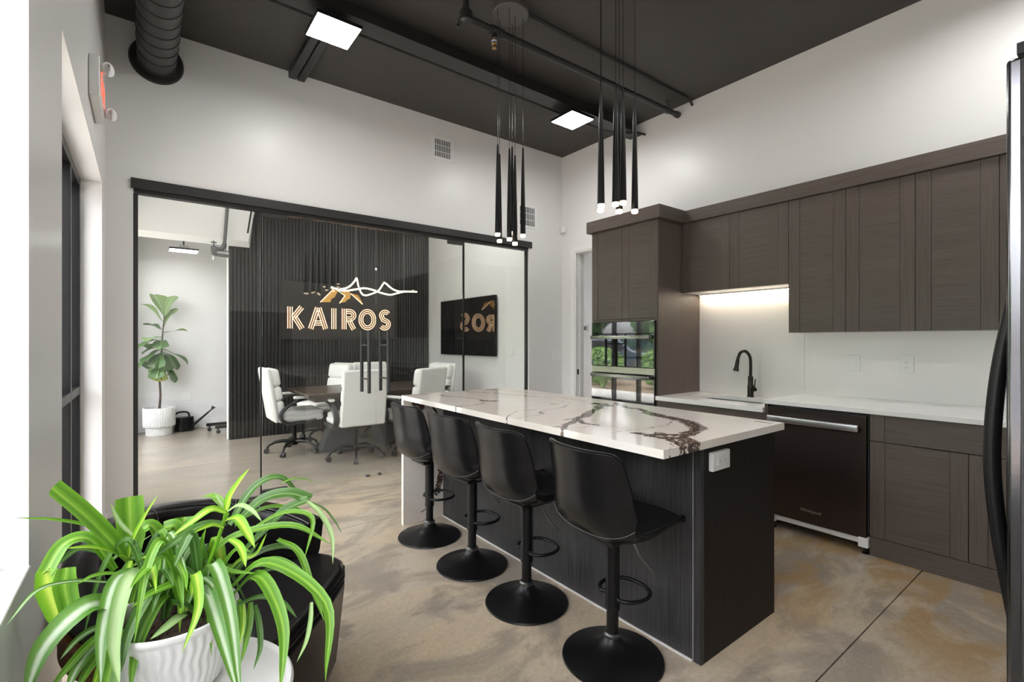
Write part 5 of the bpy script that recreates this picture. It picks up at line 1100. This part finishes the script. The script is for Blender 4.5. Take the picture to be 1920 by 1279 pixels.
v = obj('valve', MB().rbox((.672,6.80,2.40),(.06,.06,.11),.012).cyl((.672,6.80,2.44),(.672,6.80,2.52),.007,n=8).tube([(.672+.03*math.cos(t),6.80+.03*math.sin(t),2.50) for t in np.linspace(0,6.0,12)], .005, 5), GP, pp_)
obj('branch_pipe', MB().cyl((.67,6.80,2.355),(.835,6.80,2.35),.020,n=12), GP, pp_); obj('branch_pipe', MB().cyl((.67,6.80,2.41),(.835,6.80,2.405),.009,n=8), GP, pp_)
obj('sprinkler_head', MB().lathe([(.012,0),(.012,-.04),(.018,-.05),(.018,-.055),(0,-.056)], 10, (.668,6.80,2.345)), CHROME, pp_)

# ------------------------------------------------------------------ the street beyond the windows (seen in the oven glass)
struct('sidewalk', MB().box(-3.2, -.44, -14, 24, -.15, -.03), mat('pale_sidewalk', (.52,.50,.46), .8, bump=(30,.2), var=.1), 'pale concrete sidewalk outside the street windows', 'sidewalk', flat=True)
struct('ground', MB().box(-60, -3.2, -60, 80, -.25, -.06), mat('planting_soil', (.20,.15,.10), .9, var=.3), 'brown mulch bed and parking ground beyond the sidewalk', 'ground', flat=True)
struct('road', MB().box(-40, -6.4, -60, 80, -.24, -.045), mat('asphalt', (.11,.11,.115), .8, var=.15, vscale=30), 'grey asphalt parking lane beyond the planting bed', 'road', flat=True)
def foliage(name, label, cat, loc, rad, hgt, n, ls, col, group, trunk_h=0, blade=False):
    r = thing(name, label, cat, loc, 0, group); rr = random.Random(sum(map(ord, label)) % 999 + int(loc[1]*10)); m = MB()
    for k in range(n):
        a = rr.random()*6.283; z = rr.random(); q = rad*math.sqrt(max(0, 1-(2*z-1)**2))*(.55+.45*rr.random())
        if blade:
            q = rad*(.5+.5*rr.random()); hh = hgt*(.6+.4*rr.random()); w_ = ls; t_ = Vector((-math.sin(a), math.cos(a), 0))*w_; b_ = Vector((math.cos(a)*.04, math.sin(a)*.04, 0)); mid = Vector((math.cos(a)*q*.5, math.sin(a)*q*.5, hh*.8)); tip = Vector((math.cos(a)*q, math.sin(a)*q, hh*.75))
            m.add([b_-t_, b_+t_, mid+t_*.8, mid-t_*.8, tip], [(0,1,2,3), (3,2,4)])
        else:
            c = Vector((q*math.cos(a), q*math.sin(a), trunk_h + z*hgt)); u_ = Vector((rr.random()-.5, rr.random()-.5, rr.random()-.5)).normalized()*ls; w_ = u_.orthogonal().normalized()*ls*.6
            m.add([c-u_, c+w_, c+u_, c-w_], [(0,1,2,3)])
    obj('leaves', m, col, r, flat=True)['kind'] = 'stuff'
    obj('stem', MB().cyl((0,0,-.05),(0,0,trunk_h+hgt*.5), .05+.06*(trunk_h > 0), .02, 8), TRUNK, r)
    return r
GL = mat('shrub_green', (.16,.28,.07), .7, var=.4, vscale=3); GD = mat('tree_green', (.07,.16,.04), .7, var=.4, vscale=1.5); GG = mat('blade_green', (.22,.34,.14), .6)
for i, (y, lb) in enumerate(((6.2,'clipped round shrub outside, left of the mullions'), (8.2,'second clipped shrub outside the meeting-room windows'), (10.4,'third clipped shrub outside, farther along the sidewalk'), (12.8,'clipped shrub outside near the parked car'), (15.4,'farthest clipped shrub in the street planting bed'))):
    foliage('shrub', lb, 'shrub', (-4.4-.3*(i % 2), y, 0), .85, 1.1, 1500, .055, GL, 'shrubs in the planting bed')
for i, (y, lb) in enumerate(((5.2,'spiky grass clump beside the sidewalk, nearest the kitchen'), (7.3,'spiky grass clump between first two shrubs'), (9.4,'spiky grass clump between second and third shrubs'), (11.6,'spiky grass clump ahead of the parked car'))):
    foliage('grass_clump', lb, 'ornamental grass', (-3.45, y, -.05), .42, .7, 160, .012, GG, 'grass clumps in the planting bed', blade=True)
for i, (x, y, lb) in enumerate(((-14, 5.6, 'dense street tree across the lane, nearest'), (-15, 13.6, 'dense street tree across the lane behind the car'), (-13, 22, 'dense street tree at the far end of lane'), (-15, -3, 'dense street tree across the lane by the kitchen window'), (-23, 18.5, 'dense street tree set back between the two far trees'), (-23, 9.8, 'dense street tree set back behind the nearest tree'))):
    foliage('street_tree', lb, 'tree', (x, y, 0), 3.6, 5.5, 5200, .30, GD, 'trees across the lane', trunk_h=.7)
cr_ = thing('parked_car', 'dark blue parked car across the planting bed', 'car', (-8.0, 12.5, -.045))
body = [(-2.2,.35),(-2.25,.75),(-1.95,.92),(-1.2,1.0),(-.55,1.42),(.75,1.45),(1.5,1.02),(2.1,.95),(2.25,.7),(2.2,.35)]
obj('body', MB().prism([(p, q) for p, q in body], lambda a, b: (-.88, a, b), lambda a, b: (.88, a, b)), mat('dark_blue_car_paint', (.03,.045,.07), .2, metal=.3, coat=1), cr_, bevel=.06, seg=3)
for s_ in (-1, 1):
    obj('side_window', MB().prism([(-1.05,1.0),(-.5,1.36),(.7,1.38),(1.3,1.02)], lambda a, b: (s_*.885, a, b), lambda a, b: (s_*.895, a, b)), OVENG, cr_)
    for yy in (-1.35, 1.4): obj('wheel', MB().cyl((s_*.72, yy, .33), (s_*.90, yy, .33), .33, n=24), RUBBER, cr_)
